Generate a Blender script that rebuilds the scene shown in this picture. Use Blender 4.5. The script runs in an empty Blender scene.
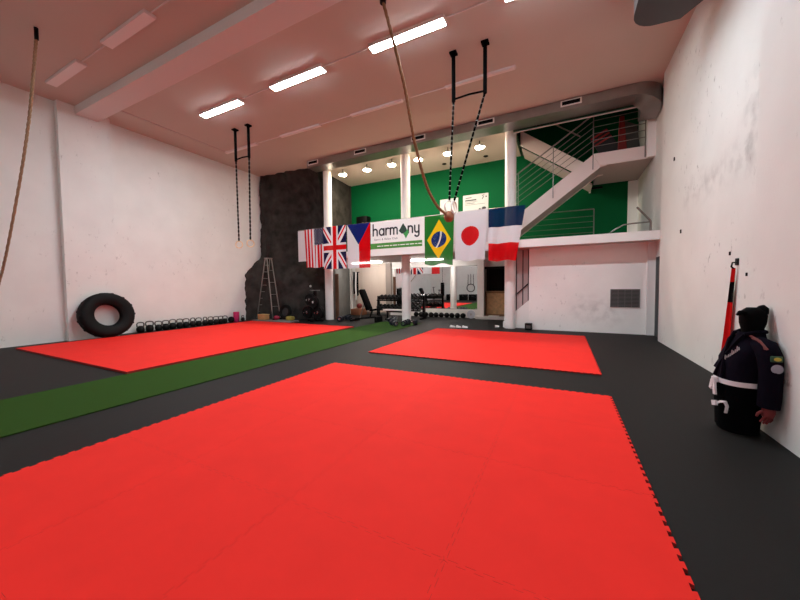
import bpy, bmesh, math, random
from mathutils import Matrix, Vector
random.seed(7)
S = bpy.context.scene
COL = S.collection
PI = math.pi

# ------------------------------------------------------------------ materials
def lin(c):
    return tuple(((v/255)/12.92 if v/255 <= 0.04045 else ((v/255+0.055)/1.055)**2.4) for v in c) + (1,)
MATS = {}
def mat(name, rgb, rough=0.6, metal=0.0, noise=0.0, nscale=8.0, bump=0.0, bscale=60.0, spec=0.5, emit=0.0, emit_rgb=None):
    if name in MATS: return MATS[name]
    m = bpy.data.materials.new(name); m.use_nodes = True
    nt = m.node_tree; b = nt.nodes['Principled BSDF']
    b.inputs['Base Color'].default_value = lin(rgb)
    b.inputs['Roughness'].default_value = rough
    b.inputs['Metallic'].default_value = metal
    b.inputs['Specular IOR Level'].default_value = spec
    tc = nt.nodes.new('ShaderNodeTexCoord')
    if noise > 0:
        n = nt.nodes.new('ShaderNodeTexNoise'); n.inputs['Scale'].default_value = nscale; n.inputs['Detail'].default_value = 6
        nt.links.new(tc.outputs['Object'], n.inputs['Vector'])
        r = nt.nodes.new('ShaderNodeMapRange'); r.inputs['From Min'].default_value = 0.3; r.inputs['From Max'].default_value = 0.7
        r.inputs['To Min'].default_value = 1-noise; r.inputs['To Max'].default_value = 1+noise
        nt.links.new(n.outputs['Fac'], r.inputs['Value'])
        mx = nt.nodes.new('ShaderNodeMix'); mx.data_type = 'RGBA'; mx.blend_type = 'MULTIPLY'; mx.inputs['Factor'].default_value = 1
        mx.inputs['A'].default_value = lin(rgb)
        nt.links.new(r.outputs['Result'], mx.inputs['B'])
        nt.links.new(mx.outputs['Result'], b.inputs['Base Color'])
    if bump > 0:
        n2 = nt.nodes.new('ShaderNodeTexNoise'); n2.inputs['Scale'].default_value = bscale; n2.inputs['Detail'].default_value = 5
        nt.links.new(tc.outputs['Object'], n2.inputs['Vector'])
        bp = nt.nodes.new('ShaderNodeBump'); bp.inputs['Strength'].default_value = bump; bp.inputs['Distance'].default_value = 0.02
        nt.links.new(n2.outputs['Fac'], bp.inputs['Height']); nt.links.new(bp.outputs['Normal'], b.inputs['Normal'])
    if emit > 0:
        b.inputs['Emission Color'].default_value = lin(emit_rgb or rgb); b.inputs['Emission Strength'].default_value = emit
    MATS[name] = m
    return m

def wall_mat(name, rgb, scuff=0.5, zmax=2.0, dense=0.62, grime=(96, 90, 86)):
    """painted plaster with chips and grey scuff marks (thresholded noise)"""
    m = mat(name, rgb, 0.75, noise=0.035, nscale=1.3, bump=0.08, bscale=40)
    nt = m.node_tree; b = nt.nodes['Principled BSDF']
    src = b.inputs['Base Color'].links[0].from_socket
    tc = nt.nodes.new('ShaderNodeTexCoord')
    mp = nt.nodes.new('ShaderNodeMapping'); mp.inputs['Scale'].default_value = (1, 1, 0.55)
    nt.links.new(tc.outputs['Object'], mp.inputs['Vector'])
    a = nt.nodes.new('ShaderNodeTexNoise'); a.inputs['Scale'].default_value = 9; a.inputs['Detail'].default_value = 8; a.inputs['Roughness'].default_value = 0.7
    c = nt.nodes.new('ShaderNodeTexNoise'); c.inputs['Scale'].default_value = 0.55; c.inputs['Detail'].default_value = 2
    nt.links.new(mp.outputs['Vector'], a.inputs['Vector']); nt.links.new(tc.outputs['Object'], c.inputs['Vector'])
    ra = nt.nodes.new('ShaderNodeMapRange'); ra.inputs['From Min'].default_value = dense; ra.inputs['From Max'].default_value = dense+0.07
    rc = nt.nodes.new('ShaderNodeMapRange'); rc.inputs['From Min'].default_value = 0.5; rc.inputs['From Max'].default_value = 0.62
    nt.links.new(a.outputs['Fac'], ra.inputs['Value']); nt.links.new(c.outputs['Fac'], rc.inputs['Value'])
    mu = nt.nodes.new('ShaderNodeMath'); mu.operation = 'MULTIPLY'; nt.links.new(ra.outputs['Result'], mu.inputs[0]); nt.links.new(rc.outputs['Result'], mu.inputs[1])
    m2 = nt.nodes.new('ShaderNodeMath'); m2.operation = 'MULTIPLY'; m2.inputs[1].default_value = scuff; nt.links.new(mu.outputs[0], m2.inputs[0])
    mx = nt.nodes.new('ShaderNodeMix'); mx.data_type = 'RGBA'; mx.inputs['B'].default_value = lin(grime)
    nt.links.new(src, mx.inputs['A']); nt.links.new(m2.outputs[0], mx.inputs['Factor']); nt.links.new(mx.outputs['Result'], b.inputs['Base Color'])
    return m

def cloth(name, rgb, sheer=0.10):
    """thin woven fabric: mostly diffuse, some light comes through the weave"""
    if name in MATS: return MATS[name]
    m = bpy.data.materials.new(name); m.use_nodes = True; nt = m.node_tree
    for n in list(nt.nodes): nt.nodes.remove(n)
    o = nt.nodes.new('ShaderNodeOutputMaterial')
    d = nt.nodes.new('ShaderNodeBsdfDiffuse'); d.inputs['Color'].default_value = lin(rgb)
    t = nt.nodes.new('ShaderNodeBsdfTranslucent'); t.inputs['Color'].default_value = lin(rgb)
    x = nt.nodes.new('ShaderNodeBsdfTransparent')
    a = nt.nodes.new('ShaderNodeMixShader'); a.inputs['Fac'].default_value = 0.12
    c = nt.nodes.new('ShaderNodeMixShader'); c.inputs['Fac'].default_value = sheer
    nt.links.new(d.outputs[0], a.inputs[1]); nt.links.new(t.outputs[0], a.inputs[2])
    nt.links.new(a.outputs[0], c.inputs[1]); nt.links.new(x.outputs[0], c.inputs[2]); nt.links.new(c.outputs[0], o.inputs[0])
    MATS[name] = m
    return m

# ------------------------------------------------------------------ mesh builder
class MB:
    def __init__(s): s.bm = bmesh.new(); s.mi = 0; s.X = Matrix.Identity(4)
    def v(s, p): return s.bm.verts.new(s.X @ Vector(p))
    def f(s, vs):
        try: fc = s.bm.faces.new(vs)
        except ValueError: return None
        fc.material_index = s.mi; return fc
    def box(s, c, d, R=None, bevel=0):
        hx, hy, hz = d[0]/2, d[1]/2, d[2]/2
        M = Matrix.Translation(c) @ (R.to_4x4() if R else Matrix.Identity(4))
        vs = [s.v(M @ Vector((x*hx, y*hy, z*hz))) for x in (-1, 1) for y in (-1, 1) for z in (-1, 1)]
        fs = [s.f([vs[i] for i in q]) for q in ((0,1,3,2),(4,6,7,5),(0,4,5,1),(2,3,7,6),(0,2,6,4),(1,5,7,3))]
        if bevel:
            es = {e for f in fs for e in f.edges}
            r = bmesh.ops.bevel(s.bm, geom=list(es), offset=bevel, segments=2, affect='EDGES', profile=0.5)
            for f in r['faces']: f.material_index = s.mi
        return s
    def bx(s, x0, x1, y0, y1, z0, z1, bevel=0):
        return s.box(((x0+x1)/2, (y0+y1)/2, (z0+z1)/2), (abs(x1-x0), abs(y1-y0), abs(z1-z0)), None, bevel)
    def ring(s, c, u, w, r, n, r2=None):
        r2 = r if r2 is None else r2
        return [s.v(Vector(c) + u*(math.cos(2*PI*i/n)*r) + w*(math.sin(2*PI*i/n)*r2)) for i in range(n)]
    def bridge(s, a, b):
        n = len(a)
        for i in range(n): s.f([a[i], a[(i+1) % n], b[(i+1) % n], b[i]])
    def cyl(s, p0, p1, r0, r1=None, n=16, caps=True):
        r1 = r0 if r1 is None else r1
        p0 = Vector(p0); p1 = Vector(p1); d = (p1-p0).normalized()
        u = d.orthogonal().normalized(); w = d.cross(u)
        a = s.ring(p0, u, w, r0, n); b = s.ring(p1, u, w, r1, n); s.bridge(a, b)
        if caps: s.f(a[::-1]); s.f(b)
        return s
    def tube(s, pts, r, n=8, closed=False, flat=1.0):
        P = [Vector(p) for p in pts]; N = len(P); rings = []; u = None
        for i, p in enumerate(P):
            a = P[i-1] if (i > 0 or closed) else P[i]; b = P[(i+1) % N] if (i < N-1 or closed) else P[i]
            d = (b-a).normalized()
            u = d.orthogonal().normalized() if u is None else (u - d*u.dot(d)).normalized()
            w = d.cross(u); rr = r[i] if isinstance(r, (list, tuple)) else r
            rings.append(s.ring(p, u, w, rr, n, rr*flat))
        for i in range(N-1): s.bridge(rings[i], rings[i+1])
        if closed:
            a, b = rings[-1], rings[0]
            k = min(range(n), key=lambda q: (a[0].co-b[q].co).length)
            s.bridge(a, b[k:]+b[:k])
        else: s.f(rings[0][::-1]); s.f(rings[-1])
        return s
    def lathe(s, prof, M=None, n=32, closed=False, sx=1, sy=1):
        M = M or Matrix.Identity(4); rings = []
        for r, z in prof:
            if r < 1e-5: rings.append([s.v(M @ Vector((0, 0, z)))])
            else: rings.append([s.v(M @ Vector((math.cos(2*PI*i/n)*r*sx, math.sin(2*PI*i/n)*r*sy, z))) for i in range(n)])
        L = len(rings)
        for k in range(L if closed else L-1):
            a, b = rings[k], rings[(k+1) % L]
            for i in range(n):
                j = (i+1) % n
                if len(a) == 1 and len(b) == 1: continue
                if len(a) == 1: s.f([a[0], b[j], b[i]][::-1])
                elif len(b) == 1: s.f([a[i], a[j], b[0]])
                else: s.f([a[i], a[j], b[j], b[i]])
        return s
    def sph(s, c, r, sc=(1, 1, 1), n=16):
        prof = [(r*math.sin(PI*k/(n//2)), -r*math.cos(PI*k/(n//2))) for k in range(n//2+1)]
        prof[0] = (0, -r); prof[-1] = (0, r)
        return s.lathe(prof, Matrix.Translation(c) @ Matrix.Diagonal((*sc, 1)), n)
    def prism(s, poly, fn, d):
        d = Vector(d); a = [s.v(fn(*p)) for p in poly]; b = [s.v(Vector(fn(*p))+d) for p in poly]
        n = len(a); s.f(a[::-1]); s.f(b)
        for i in range(n): s.f([a[i], a[(i+1) % n], b[(i+1) % n], b[i]])
        return s
    def loft(s, secs, caps=True):
        rs = [[s.v(p) for p in sec] for sec in secs]
        for a, b in zip(rs, rs[1:]): s.bridge(a, b)
        if caps: s.f(rs[0][::-1]); s.f(rs[-1])
        return s
    def build(s, name, mats, parent=None, smooth=35, fix=True):
        if fix: bmesh.ops.recalc_face_normals(s.bm, faces=s.bm.faces)
        me = bpy.data.meshes.new(name); s.bm.to_mesh(me); s.bm.free()
        for m in (mats if isinstance(mats, (list, tuple)) else [mats]): me.materials.append(m)
        if smooth:
            me.shade_smooth(); me.set_sharp_from_angle(angle=math.radians(smooth))
        o = bpy.data.objects.new(name, me); COL.objects.link(o)
        if parent is not None:
            o.parent = parent
            q = parent; M = Matrix.Identity(4)
            while q is not None: M = Matrix.Translation(q.location) @ M; q = q.parent
            if parent.type == 'EMPTY': o.matrix_parent_inverse = M.inverted()
        return o

def tag(o, label, cat, group=None, kind=None):
    o['label'] = label; o['category'] = cat
    if group: o['group'] = group
    if kind: o['kind'] = kind
    return o
def thing(name, label, cat, loc=(0, 0, 0), group=None):
    o = bpy.data.objects.new(name, None); COL.objects.link(o); o.location = loc; o.empty_display_size = 0.2
    return tag(o, label, cat, group)
def struct(o, label=None):
    o['kind'] = 'structure'
    if label: o['label'] = label
    return o
def dup(root, loc, rz=0, label=None):
    """copy a thing together with its parts and sub-parts"""
    r = root.copy(); COL.objects.link(r); r.location = loc; r.rotation_euler = (0, 0, rz)
    if label: r['label'] = label
    for ch in list(root.children):
        c = ch.copy(); COL.objects.link(c); c.parent = r
        for g in ch.children:
            h = g.copy(); COL.objects.link(h); h.parent = c
    return r
def arc(cx, cz, r, a0, a1, n=12, rz=None):
    rz = rz or r
    return [(cx+r*math.cos(math.radians(a0+(a1-a0)*i/n)), cz+rz*math.sin(math.radians(a0+(a1-a0)*i/n))) for i in range(n+1)]
def ordinal(n): return ['first','second','third','fourth','fifth','sixth','seventh','eighth','ninth','tenth','eleventh','twelfth','thirteenth','fourteenth','fifteenth','sixteenth','seventeenth','eighteenth'][n]

# palette
WHITE = wall_mat('wall_plaster', (228, 228, 224), 0.45, dense=0.60)
WHITE_R = wall_mat('wall_plaster_scuffed', (218, 218, 214), 0.6, dense=0.60, grime=(110, 106, 102))
PAINT = mat('white_paint', (238, 235, 231), 0.6)
CEIL = mat('ceiling_paint', (198, 186, 174), 0.85, noise=0.02, nscale=0.8)
BLACK = mat('black_metal', (5, 5, 6), 0.5, spec=0.12)
STEEL = mat('brushed_steel', (150, 148, 146), 0.35, 0.9)
GALV = mat('galvanised_sheet', (150, 146, 142), 0.3, 0.75, noise=0.06, nscale=5)
RUBBER = mat('black_rubber', (9, 9, 9), 0.75, spec=0.2)
CHROME = mat('chrome', (200, 200, 202), 0.18, 1.0)
GREY_VINYL = mat('black_vinyl', (2, 2, 2), 0.7, spec=0.06)

# white wall under the gallery
WALLU = wall_mat('wall_plaster_lower', (244, 240, 236), 0.42, dense=0.60, grime=(130, 122, 116))
# ------------------------------------------------------------------ room shell
XL, XR, ZC = -13.14, 2.257, 6.86
YF, YB, YW = -3.4, 15.1, 11.757         # wall behind the camera, far wall, wall under the gallery
FLOORM = mat('rubber_floor', (19, 17, 16), 0.65, noise=0.14, nscale=26, bump=0.12, bscale=160, spec=0.22)
struct(MB().bx(XL-.3, XR+.6, YF-.3, YB+.3, -.2, 0).build('floor', FLOORM, smooth=0))
m = MB(); m.bx(XL-.3, XR+.6, YF-.3, 11.4, ZC, ZC+.25); m.bx(XL-.3, -1.5, 11.4, YB+.3, ZC, ZC+.25)
m.build('ceiling', CEIL, smooth=0)['kind'] = 'structure'
struct(MB().bx(-1.5, XR+.6, 11.4, YB+.3, 9.2, 9.4).build('ceiling_stairwell', mat('shade_darkened_soffit', (40, 40, 40), .9), smooth=0))  # ceiling colour darkened so the stairwell looks shaded
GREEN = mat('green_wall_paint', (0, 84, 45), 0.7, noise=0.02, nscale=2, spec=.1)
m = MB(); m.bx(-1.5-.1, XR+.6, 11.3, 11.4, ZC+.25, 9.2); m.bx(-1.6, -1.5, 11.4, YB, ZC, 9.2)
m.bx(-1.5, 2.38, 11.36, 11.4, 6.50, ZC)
struct(m.build('wall_stairwell', mat('shade_darkened_green', (6, 52, 32), .7), smooth=0))  # gallery wall green, with the dimness of the well put into its colour
struct(MB().bx(XL-.3, XL, YF-.3, YB+.3, 0, ZC).build('wall_left', WHITE, smooth=0))
struct(MB().bx(XL, XL+.16, YF, 4.02, 0, ZC).build('wall_left_lining', WHITE, smooth=0))
m = MB(); m.bx(XL, -12.80, 4.02, 5.22, 0, ZC); struct(m.build('pilaster_left', WHITE, smooth=0))
m = MB(); m.bx(XR, XR+.3, YF-.3, 10.62, 0, ZC); struct(m.build('wall_right', WHITE_R, smooth=0))
def add_smear(mt, A, B, rad, rgb, amt):
    nt = mt.node_tree; b = nt.nodes['Principled BSDF']; src = b.inputs['Base Color'].links[0].from_socket
    tc = nt.nodes.new('ShaderNodeTexCoord'); L = nt.links.new
    A = Vector(A); d = Vector(B)-A
    def vm(op, a, c):
        n = nt.nodes.new('ShaderNodeVectorMath'); n.operation = op
        for k, q in enumerate((a, c)):
            if q is None: continue
            if hasattr(q, 'links'): L(q, n.inputs[k])
            else: n.inputs[k].default_value = q
        return n
    rel = vm('SUBTRACT', tc.outputs['Object'], tuple(A))
    dt = vm('DOT_PRODUCT', rel.outputs['Vector'], tuple(d/d.length_squared))
    cl = nt.nodes.new('ShaderNodeClamp'); L(dt.outputs['Value'], cl.inputs['Value'])
    sc = nt.nodes.new('ShaderNodeVectorMath'); sc.operation = 'SCALE'; sc.inputs[0].default_value = tuple(d); L(cl.outputs['Result'], sc.inputs['Scale'])
    df = vm('SUBTRACT', rel.outputs['Vector'], sc.outputs['Vector'])
    ln = vm('LENGTH', df.outputs['Vector'], None)
    mr = nt.nodes.new('ShaderNodeMapRange'); mr.inputs['From Min'].default_value = rad; mr.inputs['From Max'].default_value = 0; L(ln.outputs['Value'], mr.inputs['Value'])
    nz = nt.nodes.new('ShaderNodeTexNoise'); nz.inputs['Scale'].default_value = 4; nz.inputs['Detail'].default_value = 7; L(tc.outputs['Object'], nz.inputs['Vector'])
    nr = nt.nodes.new('ShaderNodeMapRange'); nr.inputs['From Min'].default_value = .42; nr.inputs['From Max'].default_value = .66; L(nz.outputs['Fac'], nr.inputs['Value'])
    m1 = nt.nodes.new('ShaderNodeMath'); m1.operation = 'MULTIPLY'; L(mr.outputs['Result'], m1.inputs[0]); L(nr.outputs['Result'], m1.inputs[1])
    m2 = nt.nodes.new('ShaderNodeMath'); m2.operation = 'MULTIPLY'; m2.inputs[1].default_value = amt; L(m1.outputs[0], m2.inputs[0])
    mx = nt.nodes.new('ShaderNodeMix'); mx.data_type = 'RGBA'; mx.inputs['B'].default_value = lin(rgb)
    L(src, mx.inputs['A']); L(m2.outputs[0], mx.inputs['Factor']); L(mx.outputs['Result'], b.inputs['Base Color'])
add_smear(WHITE_R, (2.257, 6.05, 4.0), (2.257, 6.2, 3.35), .45, (150, 148, 145), .45)
add_smear(WHITE_R, (2.257, 6.3, 3.3), (2.257, 8.6, 3.3), .4, (150, 148, 145), .4)
add_smear(WALLU, (0.6, 11.757, .75), (1.3, 11.757, .65), .55, (160, 154, 150), .4)
m = MB(); m.bx(2.385, XR+.6, 10.62, 10.8, 0, 9.2); m.bx(2.385, XR+.6, 11.66, YB, 0, 9.2); m.bx(2.385, XR+.6, 10.8, 11.66, 2.27, 9.2)
struct(m.build('wall_right_recess', WHITE_R, smooth=0))
struct(MB().bx(1.83, XR, YF, 4.83, 0, ZC).build('pilaster_right', WHITE_R, smooth=0))
struct(MB().bx(XL-.3, XR+.6, YF-.3, YF, 0, ZC).build('wall_front', WHITE, smooth=0))
m = MB(); m.bx(XL-.3, -3.2, YB, YB+.3, 0, 3.0); m.bx(-2.2, XR+.6, YB, YB+.3, 0, 3.0); m.bx(-3.2, -2.2, YB, YB+.3, 2.3, 3.0)
struct(m.build('wall_back', PAINT, smooth=0))
struct(MB().bx(XL-.3, XR+.15, 14.5, 14.6, 2.96, 9.2).build('wall_back_upper', GREEN, smooth=0))
struct(MB().bx(2.1, 2.4, 14.36, 14.5, 2.96, 5.24).build('pilaster_back', PAINT, smooth=0))
HOUS_T = mat('trim_grey', (190, 184, 178), .6)
struct(MB().bx(-1.5, 2.2, 11.34, 11.40, 6.487, 6.50).build('trim_10', HOUS_T, smooth=0))
# ceiling beam between the two pilasters
struct(MB().bx(XL, XR, 4.40, 4.93, 6.63, ZC).build('ceiling_beam', mat('beam_paint', (222, 218, 214), 0.8), smooth=0))
struct(MB().bx(-1.02, 2.385, YW, YW+.15, 0, 2.75).build('wall_under_gallery', WALLU, smooth=0))
struct(MB().bx(2.20, 2.385, YW-.07, YW, 0, 2.73).build('trim_1', PAINT, smooth=0))
# door in the recess of the side wall
DOORM = mat('dark_door', (34, 38, 40), 0.5)
d = struct(MB().bx(2.395, 2.44, 10.8, 11.66, 0, 2.27).build('door_1', DOORM, smooth=0))
MB().box((2.38, 10.9, 1.15), (.03, .14, .03)).build('door_handle', STEEL, d)
# gallery slab, its white fascia and the band under it
m = MB(); m.bx(-10.2, 2.385, 11.15, 14.5, 2.73, 2.95)
struct(m.build('slab_gallery', mat('soffit_paint', (196, 180, 172), 0.8), smooth=0))
struct(MB().bx(-9.9, 2.384, 11.08, 11.15, 2.715, 2.965).build('trim_2', PAINT, smooth=0))
# columns
for x, nm in ((-9.62, 'column_1'), (-5.68, 'column_2'), (-1.645, 'column_3')):
    m = MB(); z1 = 2.73
    m.cyl((x, 11.87, 0), (x, 11.87, z1), .185, n=32); m.cyl((x, 11.87, 2.95), (x, 11.87, ZC), .185, n=32)
    struct(m.build(nm, mat('column_paint', (236, 231, 227), 0.55)))
# concrete partition beside the climbing wall, plinth beneath the mirrors
CONC = mat('grey_concrete', (108, 108, 104), 0.85, noise=0.12, nscale=3, bump=0.1)
m = MB(); m.prism([(-9.62, 12.35), (-10.72, 15.1), (-10.84, 15.1), (-9.74, 12.3)], lambda a, b: (a, b, 0), (0, 0, 2.73)); struct(m.build('partition_wall', CONC, smooth=0))
struct(MB().bx(-10.72, -10.60, 14.95, 15.1, 0, 2.73).build('trim_3', PAINT, smooth=0))
PANEL = mat('beige_panel', (214, 198, 184), 0.6)
m = MB()
for k in range(4): m.bx(-10.3+k*.48, -10.3+k*.48+.472, 15.0, 15.1, .12, 2.73)
struct(m.build('panelling_wall', PANEL, smooth=0))
struct(MB().bx(-8.36, -8.06, 14.97, 15.1, 0, 2.73).build('trim_4', mat('grey_trim', (150, 138, 130), .7), smooth=0))
struct(MB().bx(-8.06, -3.5, 14.9, 15.1, 0, .38).build('trim_5', PAINT, smooth=0))
struct(MB().bx(-3.5, -3.2, 14.85, 15.1, 0, 2.73).build('trim_6', PAINT, smooth=0))
struct(MB().bx(-3.5, -1.9, 14.5, 14.85, 0, .12).build('trim_7', PAINT, smooth=0))
m = MB(); m.bx(-3.2, -2.2, 16.0, 16.1, 0, 2.4); m.bx(-3.3, -3.2, 15.4, 16.1, 0, 2.4); m.bx(-2.2, -2.1, 15.4, 16.1, 0, 2.4); m.bx(-3.3, -2.1, 15.4, 16.1, 2.3, 2.4); m.bx(-3.3, -2.1, 15.4, 16.1, -.05, .1)
struct(m.build('wall_alcove', mat('alcove_dark', (24, 22, 21), .9), smooth=0))

# big mirror on the far wall
mm = bpy.data.materials.new('mirror_glass'); mm.use_nodes = True
b = mm.node_tree.nodes['Principled BSDF']; b.inputs['Metallic'].default_value = 1; b.inputs['Roughness'].default_value = 0.015; b.inputs['Base Color'].default_value = (.86, .87, .87, 1)
t = thing('wall_mirror', 'large wall mirror behind the dumbbells reflecting the white hall', 'mirror', (-5.78, 15.07, .40))
MB().bx(-8.05, -3.51, 15.05, 15.095, .40, 2.43).build('mirror_glass', mm, t, smooth=0)
m = MB(); m.bx(-8.05, -3.51, 15.03, 15.1, .382, .40); m.bx(-8.05, -3.51, 15.03, 15.1, 2.43, 2.45); m.build('mirror_frame', STEEL, t, smooth=0)

# ------------------------------------------------------------------ training mats (interlocking tiles)
RED = mat('red_foam', (236, 50, 43), 0.7, noise=0.03, nscale=3, bump=0.06, bscale=420, spec=0.06)
REDSIDE = mat('red_foam_side', (150, 26, 22), 0.8)
TS = 1.14
def tooth_path(n=12, a=.021):
    """one tile edge from 0 to TS: (along, out) points of a dovetailed edge"""
    p = TS/n; pts = [(0, 0)]
    for k in range(n):
        s0 = k*p; sg = 1
        pts += [(s0+p*.20, -a), (s0+p*.30, -a)] if False else []
        pts += [(s0+p*.27, 0), (s0+p*.19, a), (s0+p*.73+p*.08, a), (s0+p*.73, 0)]
    pts.append((TS, 0))
    return pts
TP = [(s, o-.0105) for s, o in tooth_path()]
def mat_floor(name, label, x0, y1, nx, ny, teeth=True, th=.022, sx=TS, sy=TS):
    m = MB(); gap = .0006
    def edge(interior, flip):
        if not (teeth or interior): return [(0, 0), (1, 0)]
        return [(s/TS, o) for s, o in TP]
    for i in range(nx):
        for j in range(ny):
            ox = x0+i*sx; oy = y1-(j+1)*sy
            # the vertical line at the west side bulges to +x, the same line is the neighbour's east side
            W = [(ox+(o if (teeth or i > 0) else 0)+gap, oy+s*sy) for s, o in edge(i > 0, 0)]
            E_ = [(ox+sx+(o if (teeth or i < nx-1) else 0)-gap, oy+s*sy) for s, o in edge(i < nx-1, 0)]
            So = [(ox+s*sx, oy+(o if (teeth or j < ny-1) else 0)+gap) for s, o in edge(j < ny-1, 0)]
            N = [(ox+s*sx, oy+sy+(o if (teeth or j > 0) else 0)-gap) for s, o in edge(j > 0, 0)]
            So[0] = W[0] = (ox+gap, oy+gap); So[-1] = E_[0] = (ox+sx-gap, oy+gap)
            E_[-1] = N[-1] = (ox+sx-gap, oy+sy-gap); N[0] = W[-1] = (ox+gap, oy+sy-gap)
            loop = So[:-1] + E_[:-1] + N[::-1][:-1] + W[::-1][:-1]
            top = [m.v((x, y, th)) for x, y in loop]; bot = [m.v((x, y, 0.001)) for x, y in loop]
            m.mi = 0; m.f(top); m.mi = 1
            for q in range(len(loop)): m.f([bot[q], bot[(q+1) % len(loop)], top[(q+1) % len(loop)], top[q]])
    o = m.build(name, [RED, REDSIDE], smooth=0)
    return tag(o, label, 'exercise mat', 'red training mats')
mat_floor('training_mat', 'largest red interlocking foam mat, closest to the camera, toothed edge', .583-4*TS, 5.026, 4, 5)
mat_floor('training_mat', 'red foam mat between the largest mat and the gallery columns', .583-4*1.128, 10.70, 4, 4, True, .022, 1.128, 1.128)
mat_floor('training_mat', 'long red mat beside the tyre and the row of kettlebells', -6.85-5.45, 9.82, 5, 6, False, .04, 1.09, 1.158)
# green turf strip
TURF = mat('green_turf', (48, 78, 26), 0.95, noise=0.25, nscale=120, bump=0.5, bscale=300, spec=0.1)
tag(MB().bx(-6.80, -5.08, YF+.1, 12.0, 0.001, .012).build('turf_strip', TURF, smooth=0), 'long strip of green artificial turf across the black floor', 'artificial turf')

# ------------------------------------------------------------------ ceiling lamps and conduit
LIT = mat('lit_diffuser', (255, 250, 240), 0.5, emit=40.0, emit_rgb=(234, 247, 255))
UNLIT = mat('unlit_diffuser', (236, 228, 224), 0.5)
HOUS = mat('lamp_housing', (216, 204, 200), 0.6)
LIT2 = mat('lit_diffuser_dimmer', (255, 250, 240), 0.5, emit=15.0, emit_rgb=(234, 247, 255))
def lamp(x, y, lit, label, ln=1.70, hw=.11, dm=None):
    t = thing('ceiling_light', label, 'ceiling light', (x, y, ZC), 'fluorescent ceiling lights')
    MB().bx(x-ln/2-.02, x+ln/2+.02, y-hw, y+hw, ZC-.04, ZC).build('housing', HOUS, t, smooth=0)
    MB().bx(x-ln/2-.012, x+ln/2+.012, y-hw+.004, y+hw-.004, ZC-(.078 if lit else .055), ZC-.04).build('rim', HOUS, t, smooth=0)
    MB().bx(x-ln/2, x+ln/2, y-hw+.015, y+hw-.015, ZC-(.085 if lit else .06), ZC-(.0775 if lit else .0545)).build('diffuser', (dm or LIT) if lit else UNLIT, t, smooth=0)
    return t
XS = (-9.09, -6.10, -3.02, -0.15)
for k, x in enumerate(XS):
    lamp(x, 6.40, True, 'lit ceiling tube light, %s of the bright row from the tyre wall' % ordinal(k))
XS2 = (-11.05, -8.07, -5.06, -1.98)
for k, x in enumerate(XS2):
    lamp(x, 8.56, False, 'switched-off ceiling tube light nearest the duct, %s from the tyre wall' % ordinal(k), 1.75, .06)
for k, x in enumerate((-11.05, -8.09)):
    lamp(x, 3.66, False, 'switched-off ceiling light on the camera side of the beam, %s from the tyre wall' % ordinal(k), 1.72)
for k, x in enumerate((-9.09, -4.6, 0.0)):
    lamp(x, -2.2, True, 'lit ceiling tube light behind the camera position, %s from the tyre wall' % ordinal(k), dm=LIT2)
m = MB()
for y, x0, x1 in ((6.40, -10.06, 1.8), (8.56, -11.9, -1.1), (3.66, -11.9, -4)):
    m.cyl((x0, y, ZC-.014), (x1, y, ZC-.014), .014, n=8)
m.cyl((-11.9, 5.0, ZC-.014), (-11.9, 8.56, ZC-.014), .014, n=8)
struct(m.build('trim_8', HOUS))

# ------------------------------------------------------------------ ventilation ducts
def rect(c, u, w, a, b): # rectangle section
    c = Vector(c); return [c+u*a/2+w*b/2, c-u*a/2+w*b/2, c-u*a/2-w*b/2, c+u*a/2-w*b/2]
t = thing('ventilation_duct', 'long grey ventilation duct with five grilles above the gallery', 'duct', (-4, 11.04, ZC))
m = MB()
secs = []
Z = Vector((0, 0, 1))
for x in (-9.77, -6, -2.5, 1.1, 1.72): secs.append(rect((x, 11.04, 6.71), Vector((0, 1, 0)), Z, .6, .285))
m.loft(secs)
m.build('duct_run', GALV, t, smooth=30)
m = MB(); secs = []
for k in range(9):
    a = math.radians(90*k/8); r = .36
    cx, cy = 1.72, 11.04+r
    c = (cx+(r+.06)*math.sin(a), cy-r*math.cos(a), 6.71-.15*(k/8)); u = Vector((math.sin(a), -math.cos(a), 0))
    secs.append(rect(c, u, Z, .6-.16*k/8, .29+.26*(k/8)))
secs.append(rect((2.14, 11.8, 6.54), Vector((1, 0, 0)), Z, .44, .57))
m.loft(secs); m.build('elbow', GALV, t, smooth=50)
for k, x in enumerate((-9.43, -7.07, -4.62, -2.26, 0.16)):
    g = MB(); g.bx(x-.27, x+.27, 10.715, 10.74, 6.66, 6.82); gr = g.build('grille_frame', PAINT, t, smooth=0)
    MB().bx(x-.23, x+.23, 10.705, 10.715, 6.69, 6.79).build('grille', BLACK, gr, smooth=0)
for x in (-8.2, -5.7, -3.2, -.8, 1.3): MB().bx(x-.012, x+.012, 10.733, 11.345, 6.562, 6.568).build('duct_joint', STEEL, t, smooth=0)
m = MB(); pl = [(1.06, 3.2)] + [(1.06+.42-.42*math.cos(math.radians(a)), 7.05+.42*math.sin(math.radians(a))) for a in range(0, 91, 15)] + [(1.8, 7.5), (2.02, 7.2), (2.08, 6.8), (2.08, 5.2), (1.82, 5.0), (1.82, 4.9), (1.82, 3.2)]
m = MB(); m.prism([(1.06, 4.9)] + pl[1:-2] , lambda a, b: (a, b, 6.16), (0, 0, .68))
tag(m.build('ventilation_duct', mat('dark_galvanised', (84, 84, 84), .5, .6), smooth=40), 'short dark duct with a rounded corner high beside the side wall', 'duct')

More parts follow.
